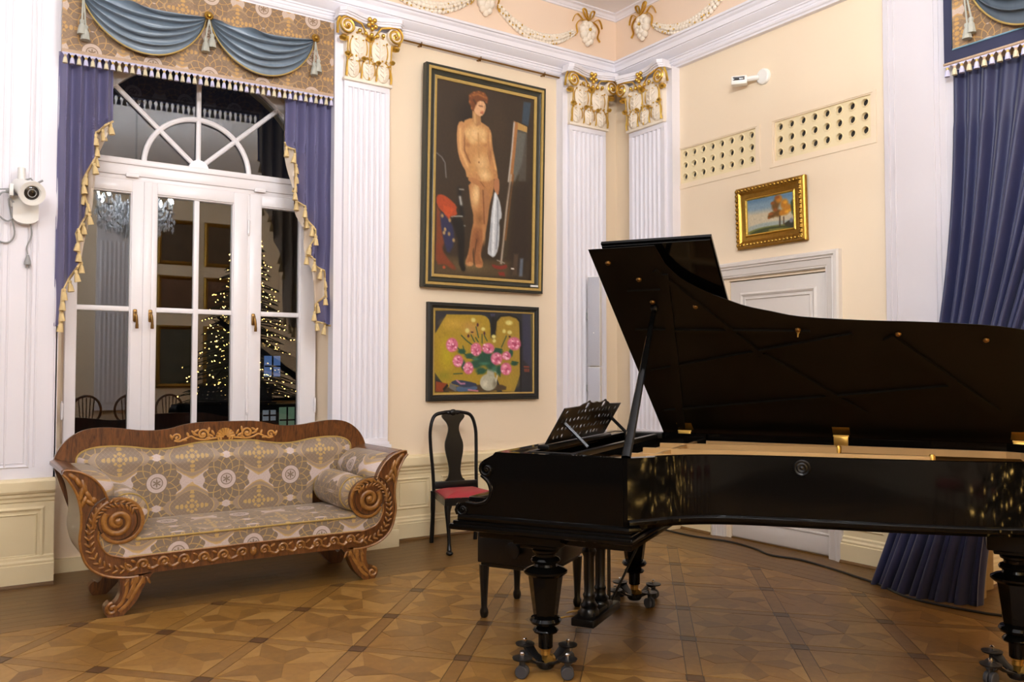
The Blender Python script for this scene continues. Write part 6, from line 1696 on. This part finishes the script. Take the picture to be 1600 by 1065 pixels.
# lyre
b = MB(); b.box(-.49, -.355, .50, .95, .055, .10, .008); b.box(-.475, -.37, .56, .86, .10, .125, .006)
for t in (.60, .78):
    b.lathe([(.055, .10), (.055, .125), (.045, .14), (.05, .155), (.036, .17), (.030, .19), (.036, .21), (.028, .225), (.030, .42), (.036, .43), (.042, .45), (.032, .47), (.03, .50), (.05, .53), (.05, .61)], (-.42, t, 0), 14)
b.build('pedal_lyre', BLACKW, piano, smooth=40)
b = MB()
for t in (.68, .71): b.tube([(-.40, t+.18, .10), (-.40, t+.18, .61)], .005, 6)
b.tube([(-.40, .90, .09), (-.20, 1.12, .60)], .008, 6); b.build('pedal_rod', BLACKM, piano)
for t in (.64, .76):
    b = MB(); b.tube(smooth_pts([(-.48, t, .07), (-.53, t, .068), (-.57, t, .06), (-.62, t, .045)], 4), [.008]*5+[.012]*4+[.016]*3+[.008], 8, flat=.35); b.build('pedal', BRASS, piano)

# trolleys under the legs
def dolly(s, t, rz, label):
    o = empty('piano_dolly', (*P2W(s, t), 0), rz, label, 'trolley', 'steel trolleys under the piano legs')
    b = MB()
    for k in range(4):
        a = R(45+90*k); p = Vector((math.cos(a), math.sin(a), 0)); b.tube([p*.02+Vector((0, 0, .040)), p*.08+Vector((0, 0, .060)), p*.135+Vector((0, 0, .094))], [.022, .026, .034], 6, flat=.3, up=(0, 0, 1))
        b.lathe([(0, .088), (.046, .090), (.048, .097), (0, .10)], tuple(p*.15), 16)
    b.lathe([(0, .018), (.036, .018), (.045, .030), (.045, .05), (.038, .05), (.034, .032), (0, .030)], (0, 0, 0), 18); b.build('dolly_frame', BLACKM, o, smooth=40)
    bt = MB(); bt.lathe([(.010, .098), (.010, .118), (.007, .122), (0, .123)], (0, 0, 0), 8); bm_ = bt.mesh('bolt', CHROME)
    cw = MB()
    for y in (-.013, .013): cw.lathe([(0, -.010), (.027, -.010), (.031, -.006), (.031, .006), (.027, .010), (0, .010)], (0, y, .032), 18, 'Y')
    cw.box(-.014, .014, -.004, .004, .03, .092, .002); cm = cw.mesh('caster', RUBBER)
    for k in range(4):
        a = R(45+90*k); p = (.15*math.cos(a), .15*math.sin(a), 0); place(bm_, 'bolt', o, p); place(cm, 'caster', o, p, (0, 0, rnd.uniform(0, 3)))
dolly(-.487, .15, R(51.6), 'black four-armed steel trolley under the piano leg beside the bench')
dolly(-.470, PWD-.20, R(40), 'black four-armed steel trolley under the piano leg farthest from the viewer')
dolly(1.66, 1.02, R(25), 'black four-armed steel trolley under the tail leg of the piano')

# ------------------------------------------------------------------ bench
bx, by = -2.753, -2.374
bench = empty('piano_bench', (bx, by, 0), PA-PI/2, 'black piano bench with round side knobs in front of the keyboard', 'bench')
b = MB(); b.box(-.235, .235, -.255, .255, .325, .50, .008); b.box(-.22, .22, -.24, .24, .30, .33, .006); b.build('apron_box', BLACKW, bench)
b = MB()
def cush(u, v):
    a = (abs(2*u-1))**8; c = (abs(2*v-1))**8; e = max(0, 1-a)*max(0, 1-c); return (-.24+.48*u, -.26+.52*v, .50+.052*e**.5+.006*math.cos(u*16)*math.cos(v*16)*e)
b.grid(cush, 32, 32); b.build('seat_cushion', BLEATH, bench, smooth=60)
for s in (-1, 1):
    b = MB(); b.lathe([(.012, .0), (.012, .035), (.040, .038), (.046, .048), (.044, .060), (.02, .066), (0, .066)], (0, 0, 0), 20, 'Y'); b.v = [(p[0]+.02, s*(.255+p[1]), p[2]+.425) for p in b.v]; b.build('adjusting_knob', BLACKW, bench, smooth=40)
for sx in (-1, 1):
    for sy in (-1, 1):
        b = MB(); prof = [(.030, .31), (.027, .24), (.020, .12), (.018, .06), (.024, .045), (.026, .03), (.022, .01), (.014, 0)]
        b.lathe(prof[::-1], (sx*.205, sy*.225, 0), 8, phase=R(22.5)); b.build('leg', BLACKW, bench, smooth=35)

# ------------------------------------------------------------------ side chair
ch = empty('side_chair', (-2.125, -.52, 0), R(-11), 'black vase-back side chair with red leather seat against the wall', 'chair')
b = MB(); hoop = smooth_pts([(-.190, .205, .42), (-.194, .225, .60), (-.205, .255, .80), (-.203, .27, .95), (-.165, .28, 1.06), (-.08, .282, 1.088), (0, .282, 1.094), (.08, .282, 1.088), (.165, .28, 1.06), (.203, .27, .95), (.205, .255, .80), (.194, .225, .60), (.190, .205, .42)], 6)
b.tube(hoop, .019, 8, flat=.8); b.ball((0, .272, 1.09), .03, 10, 7, (1.2, .6, .9))
for x in (-.022, .022): b.ball((x*1.8, .272, 1.085), .018, 8, 6, (1.3, .6, .8))
b.build('back_hoop', BLACKW, ch, smooth=50)
v = s2([(.0, 1.085), (.085, 1.075), (.10, 1.05), (.06, 1.0), (.047, .95), (.058, .90), (.080, .83), (.078, .76), (.058, .67), (.050, .60), (.062, .545), (.085, .52), (.088, .50)], 4)
b = MB(); sp_ = v+[(-x, z) for x, z in reversed(v)][:-1]
b.prism(sp_, lambda a, z, d: (a, .215+.062*(z-.5)/.58+d, z), -.009, .009); b.build('back_splat', BLACKW, ch, smooth=30)
b = MB(); b.box(-.19, .19, .185, .225, .455, .515, .006); b.build('splat_shoe', BLACKW, ch)
seatp = s2([(-.195, .20), (-.225, -.05), (-.25, -.24), (-.225, -.27), (0, -.285), (.225, -.27), (.25, -.24), (.225, -.05), (.195, .20)], 4)
b = MB(); b.prism(seatp, XY, .385, .445); b.build('seat_rail', BLACKW, ch, smooth=35)
b = MB(); sc_ = (0, -.05)
N2 = len(seatp)
def st_(u, w):
    k = u*N2; i = int(k) % N2; p = seatp[i]; f = 1-w; return (sc_[0]+(p[0]*.97-sc_[0])*f, sc_[1]+(p[1]*.97-sc_[1])*f, .440+.045*(1-f**3.0))
b.grid(st_, N2, 12); b.build('seat_pad', REDL, ch, smooth=60)
b = MB()
for i in range(0, N2, 1): b.ball((seatp[i][0]*.985, seatp[i][1]*.985, .442), .006, 6, 4)
b.build('seat_studs', REDL, ch)['kind'] = 'stuff'
for s in (-1, 1):
    b = MB(); b.tube(smooth_pts([(s*.21, -.23, .40), (s*.222, -.245, .33), (s*.212, -.24, .2), (s*.208, -.245, .08), (s*.212, -.26, .03)], 5), [.032, .033, .032, .029, .026, .024, .022, .020, .019, .018, .017, .016, .015, .015, .015, .016, .017, .018, .019, .02, .02], 10)
    b.ball((s*.214, -.272, .018), .030, 12, 6, (1, 1.15, .6)); b.build('leg', BLACKW, ch, smooth=50)
    b = MB(); b.tube(smooth_pts([(s*.200, .205, .44), (s*.198, .21, .25), (s*.196, .25, .0)], 5), [.021]*5+[.019]*6, 8); b.build('leg', BLACKW, ch, smooth=50)

# ------------------------------------------------------------------ parquet: star panels between bands, laid on the diagonal
def clip(poly, a, c):
    """keep the part where a.x + c >= 0 (a = (ax, ay))"""
    out = []
    for i in range(len(poly)):
        p, q = poly[i-1], poly[i]; dp = a[0]*p[0]+a[1]*p[1]+c; dq = a[0]*q[0]+a[1]*q[1]+c
        if dp >= 0: out.append(p)
        if (dp >= 0) != (dq >= 0):
            t = dp/(dp-dq); out.append((p[0]+(q[0]-p[0])*t, p[1]+(q[1]-p[1])*t))
    return out
YB_, XB_ = -1.092, -.695      # where the diagonal field meets the plain border
def uv2w(u, v): return ((u-v)/math.sqrt(2), (u+v)/math.sqrt(2))
def node(i, j): return (-5.0022+.5959*i+.031*j, 2.1633+.0241*i+.5719*j)
BW = .040                     # half width of a band
CX, CY = -5.7306, -6.5686
fdir = (math.sin(.5941), math.cos(.5941)); rdir = (math.cos(.5941), -math.sin(.5941))
def in_view(p):
    d = (p[0]-CX)*fdir[0]+(p[1]-CY)*fdir[1]; r = (p[0]-CX)*rdir[0]+(p[1]-CY)*rdir[1]
    return d > 3.2 and abs(r) < d*.66+.2
pieces = []      # (distance, polygon, kind, tone)
SIDE = [(0, -1), (1, 0), (0, 1), (-1, 0)]
for i in range(-9, 12):
    for j in range(-18, 8):
        n00, n10, n11, n01 = node(i, j), node(i+1, j), node(i+1, j+1), node(i, j+1)
        lu, lv = .5959, .5719; fu, fv = BW/lu, BW/lv
        def L(a, c):      # a, c in 0..1 over the cell
            return uv2w(n00[0]*(1-a)*(1-c)+n10[0]*a*(1-c)+n11[0]*a*c+n01[0]*(1-a)*c, n00[1]*(1-a)*(1-c)+n10[1]*a*(1-c)+n11[1]*a*c+n01[1]*(1-a)*c)
        ctr = L(.5, .5)
        if ctr[0] > .5 or ctr[1] > -.3 or ctr[0] < -10.6 or ctr[1] < -9.9: continue
        H = lambda a, c: L(.5+a*(.5-fu), .5+c*(.5-fv))      # panel coordinates -1..1
        q = random.Random(i*31+j*7)
        pc = []
        for k in range(4):
            ax, ay = SIDE[k]; tx, ty = -ay, ax
            Q = lambda al, am: H(ax*am+tx*al, ay*am+ty*al)
            fl_, fr_ = (-.27, .69), (.27, .69)
            nx, ny = SIDE[(k+1) % 4]
            pc.append(([Q(0, 0), Q(*fl_), Q(0, 1), Q(*fr_)], q.choice((0, 1, 3, 1))))
            pc.append(([Q(*fr_), Q(0, 1), Q(1, 1)], q.choice((0, 2, 2)))); pc.append(([Q(*fl_), Q(-1, 1), Q(0, 1)], q.choice((0, 2, 2))))
            pc.append(([Q(0, 0), Q(*fr_), Q(1, 1), H(nx*.69+(-ny)*-.27, ny*.69+nx*-.27)], q.choice((0, 2, 3, 0))))
        for pl_, tn in pc: pieces.append((pl_, 'parquet_piece', tn))
        pieces.append(([L(fu, -fv), L(1-fu, -fv), L(1-fu, fv), L(fu, fv)], 'parquet_strip', 0))
        pieces.append(([L(-fu, fv), L(fu, fv), L(fu, 1-fv), L(-fu, 1-fv)], 'parquet_strip', 0))
        pieces.append(([L(-fu, -fv), L(fu, -fv), L(fu, fv), L(-fu, fv)], 'parquet_block', 0))
cl = []
for pl_, kd, tn in pieces:
    p = clip(clip(clip(pl_, (0, -1), YB_), (-1, 0), XB_), (0, 1), 9.6)
    if len(p) < 3: continue
    A = abs(sum(p[k-1][0]*p[k][1]-p[k][0]*p[k-1][1] for k in range(len(p))))/2
    if A < 2e-4: continue
    c = (sum(a[0] for a in p)/len(p), sum(a[1] for a in p)/len(p)); cl.append((math.dist(c, (CX, CY)), p, kd, tn, in_view(c)))
cl.sort(key=lambda t: t[0])
limit = {'parquet_piece': 300, 'parquet_strip': 280, 'parquet_block': 200}; rest = MB()
TOPM = {'parquet_strip': [PQBAND], 'parquet_block': [PQDARK]}
def slab(b, p, z, gap):
    s = inset(p, gap) if sum(p[k-1][0]*p[k][1]-p[k][0]*p[k-1][1] for k in range(len(p))) > 0 else inset(p[::-1], gap); n = len(s)
    b.add([(x, y, -.004) for x, y in s]+[(x, y, z) for x, y in s], [tuple(range(2*n-1, n-1, -1))]+[(k, (k+1) % n, (k+1) % n+n, k+n) for k in range(n)])
for d, p, kd, tn, vis in cl:
    z = .0016+.0006*((tn*7+len(p)) % 3) if kd == 'parquet_piece' else .0022
    if vis and limit[kd] > 0:
        limit[kd] -= 1; c = (sum(a[0] for a in p)/len(p), sum(a[1] for a in p)/len(p))
        b = MB(); slab(b, [(x-c[0], y-c[1]) for x, y in p], z, .0042 if kd != 'parquet_piece' else .00015)
        b.build(kd, PQ[tn] if kd == 'parquet_piece' else TOPM[kd][0], floor, smooth=0, loc=(c[0], c[1], 0))
    else:
        rest.cur = tn if kd == 'parquet_piece' else (4 if kd == 'parquet_strip' else 5); slab(rest, p, z, .0042 if kd != 'parquet_piece' else .00015)
rest.build('parquet_field', PQ+[PQBAND, PQDARK], floor, smooth=0)['kind'] = 'stuff'
# dark ground that shows in the joints, and the plain border boards along two walls
b = MB(); b.box(-10.3, XB_, -9.7, YB_, -.01, .0006); b.build('joint_ground', PQLINE, floor, smooth=0)
def board(x0, x1, y0, y1):
    b = MB(); cx, cy = (x0+x1)/2, (y0+y1)/2; b.box(x0-cx+.001, x1-cx-.001, y0-cy+.001, y1-cy-.001, -.004, .0018); b.build('border_board', PQBORDER, floor, smooth=0, loc=(cx, cy, 0))
for k in range(11):
    y0 = YB_+.004+.098*k; x = -6.4+.37*(k % 3)
    while x < XB_+.6:
        board(max(x, -6.4), min(x+1.15, XB_+.69), y0, y0+.098); x += 1.15
for k in range(7):
    x0 = XB_+.004+.098*k; y = YB_-.0-.31*(k % 3)
    board(x0, x0+.098, y, YB_)
    while y > -5.2:
        board(x0, x0+.098, y-1.15, y); y -= 1.15

# ------------------------------------------------------------------ the rest of the hall, seen as reflections, and two added unseen chandeliers
def chandelier(x, y, z, label, BULB):
    o = empty('crystal_chandelier', (x, y, z), 0, label, 'chandelier', 'crystal chandeliers of the hall')
    b = MB(); b.tube([(0, 0, 1.58), (0, 0, .2)], .012, 8); b.lathe([(0, -.30), (.04, -.26), (.09, -.2), (.05, -.1), (.03, 0), (.07, .1), (.03, .2), (.02, .4)], (0, 0, 0), 16); b.lathe([(.0, 1.53), (.09, 1.53), (.05, 1.56), (.05, 1.59)], (0, 0, 0), 16)
    for k in range(10):
        a = 2*PI*k/10; c, s = math.cos(a), math.sin(a); b.tube(smooth_pts([(0, 0, -.1), (.22*c, .22*s, -.2), (.42*c, .42*s, -.08), (.46*c, .46*s, .04)], 5), .010, 6)
    b.build('frame', CHROME, o, smooth=50)
    cd = MB(); cd.lathe([(.03, .04), (.045, .05), (.015, .055), (.014, .16)], (0, 0, 0), 10); cm = cd.mesh('candle', PLASTIC)
    bl = MB(); bl.lathe([(.010, 0), (.020, .03), (.018, .055), (.006, .10), (0, .11)], (0, 0, .16), 10); bm_ = bl.mesh('bulb', BULB)
    for k in range(10):
        a = 2*PI*k/10; p = (.46*math.cos(a), .46*math.sin(a), 0); place(cm, 'candle', o, p); place(bm_, 'bulb', o, p)
    q = random.Random(5); cr_ = MB()
    for k in range(620):
        a = q.uniform(0, 2*PI); r = q.uniform(.12, .50); zz = q.uniform(-.34, .06)-.0+.12*(r/.5); h = q.uniform(.028, .06); c = (r*math.cos(a), r*math.sin(a), zz)
        cr_.lathe([(0, h), (h*.45, 0), (0, -h)], c, 5, phase=a)
    cr_.build('crystal_drops', CRYSTAL, o, smooth=0)['kind'] = 'stuff'
    return o
chandelier(*CHANDELIERS[0], 'crystal candle chandelier reflected in the window panes', BULBS[0])
chandelier(*CHANDELIERS[1], 'unseen crystal candle chandelier, added to light the white wall pier and ceiling', BULBS[1])
chandelier(*CHANDELIERS[2], 'unseen crystal candle chandelier, added near the rear wall for more even light', BULBS[2])

tx, ty = -1.72, -6.25
tree = empty('christmas_tree', (tx, ty, 0), 0, 'tall fir with warm string lights, seen reflected in the window and piano', 'tree')
b = MB(); b.tube([(0, 0, 0), (0, 0, 3.9)], [.07, .015], 8); b.lathe([(0, .0), (.28, 0), (.30, .05), (.10, .12), (.08, .3)], (0, 0, 0), 16); b.build('trunk', WALNUT, tree)
q = random.Random(12); nd = MB(); tips = []
NEEDLE = mat('fir_needles', (.006, .011, .006), .8, var=.3, vs=30)
for k in range(190):
    z = .55+3.2*(k/190)**1.1; r = 1.28*(1-(z-.4)/3.65)*q.uniform(.75, 1.05)+.05; a = k*2.399+q.uniform(-.3, .3); e = (r*math.cos(a), r*math.sin(a), z-.12*r-.05)
    nd.tube([(0, 0, z), (e[0]*.55, e[1]*.55, z-.02), e], [.012, .010, .004], 4)
    for m in range(9):
        t = .25+.75*m/9; p = (e[0]*t, e[1]*t, z+(e[2]-z)*t)
        for sd in (-1, 1):
            aa = a+sd*q.uniform(.6, 1.1); l = .20*r*(1.2-t)+.05; tip = (p[0]+l*math.cos(aa), p[1]+l*math.sin(aa), p[2]-.03); nd.tube([p, tip], [.014, .004], 3); tips.append(tip)
    tips.append(e)
nd.build('needled_branches', NEEDLE, tree, smooth=0)['kind'] = 'stuff'
lt = MB(); 
for p in q.sample(tips, 900): lt.ball((p[0]*1.02, p[1]*1.02, p[2]), .009, 5, 3)
lt.build('string_lights', emit('warm_fairy_light', (1.0, .60, .16), 60.0), tree, smooth=0)['kind'] = 'stuff'

rows = (('upper', 3.46, .86), ('middle', 2.55, .70), ('lower', 1.12, 1.18))
k = 0
for cx_, w, cl_ in ((-1.985, .74, 'beside the fluted rear pilaster'), (-1.17, .66, 'nearer the door wall')):
    for rn, z0, h in rows:
        o = empty('wall_picture', (cx_, RY0, z0), PI, 'dark gilt framed picture on the rear wall, %s row, %s' % (rn, cl_), 'painting', 'dark pictures on the rear wall')
        b = MB(); v_, f_ = frame_mesh(w, h, [(0, 0), (0, .04), (.03, .055), (.07, .03), (.075, .02)]); b.add([(p[0], p[1], p[2]+h/2) for p in v_], f_); b.build('frame', GOLDD, o)
        b = MB(); b.box(-w/2+.07, w/2-.07, -.022, -.012, .07, h-.07); b.build('canvas', mat('dark_canvas_%d' % k, hx(('5a4630', '6a4a34', '4a4a40')[k % 3]), .5, var=.8, vs=4), o); k += 1
b = MB(); b.box(-3.40, -2.72, RY0, RY0+.12, .72, 4.3)
for k in range(8): b.tube([(-3.325+.075*k, RY0+.12, .85), (-3.325+.075*k, RY0+.12, 3.8)], .028, 8)
structure(b.build('trim_9', WHITE, smooth=40), 'fluted white pilaster on the rear wall')

def ball_chair(x, y, rz, lab):
    o = empty('balloon_back_chair', (x, y, 0), rz, lab, 'chair', 'balloon back chairs at the rear of the hall')
    b = MB(); b.tube([(.22*math.sin(a), .2+.06*math.cos(a)*-1*0, .78+.24*math.cos(a)) for a in [2*PI*k/28 for k in range(28)]], .02, 8, True); b.build('back_hoop', WALNUT, o, smooth=50)
    b = MB()
    for xx in (-.12, -.06, 0, .06, .12): b.tube([(xx*.7, .2, .56), (xx, .2, .99)], .009, 6)
    b.build('back_spindles', WALNUT, o)
    b = MB(); b.lathe([(0, .42), (.23, .42), (.24, .45), (.22, .48), (0, .49)], (0, 0, 0), 24); b.build('seat', REDL, o, smooth=40)
    for sx in (-1, 1):
        for sy in (-1, 1):
            b = MB(); b.tube([(sx*.16, sy*.16, .43), (sx*.19, sy*.2, 0)], [.02, .013], 8); b.build('leg', WALNUT, o)
for k, x in enumerate((-4.35, -3.70, -3.05, -2.40)):
    ball_chair(x, -8.2, PI, ['dark balloon back chair at the rear, nearest the far end of the row', 'dark balloon back chair at the rear, second from the far end', 'dark balloon back chair at the rear, third from the far end', 'dark balloon back chair at the rear, nearest the door wall'][k])

# across the street, in the night
hs = empty('street_building', (1.6, 26.0, 0), 0, 'dark building across the street with a few lit windows', 'building')
b = MB(); b.box(-7, 7, 0, 4, -4, 9); b.build('facade', mat('dark_render_wall', (.03, .028, .025), .9), hs)
for (x, z, w, h, c, e) in ((3.4, 1.60, .62, .8, (.25, .45, 1.0), .32), (4.0, -.5, .6, 1.0, (.5, .8, .5), .16), (3.3, -.3, .5, .4, (.8, .9, 1.0), .16)):
    b = MB(); b.box(x-w/2, x+w/2, -.06, .0, z-h/2, z+h/2); wf = b.build('lit_window', emit('lit_pane', c, e), hs, smooth=0)
    b = MB(); b.box(x-.03, x+.03, -.09, -.05, z-h/2, z+h/2); b.box(x-w/2, x+w/2, -.09, -.05, z-.03, z+.03); b.build('window_bar', BLACKW, wf, smooth=0)
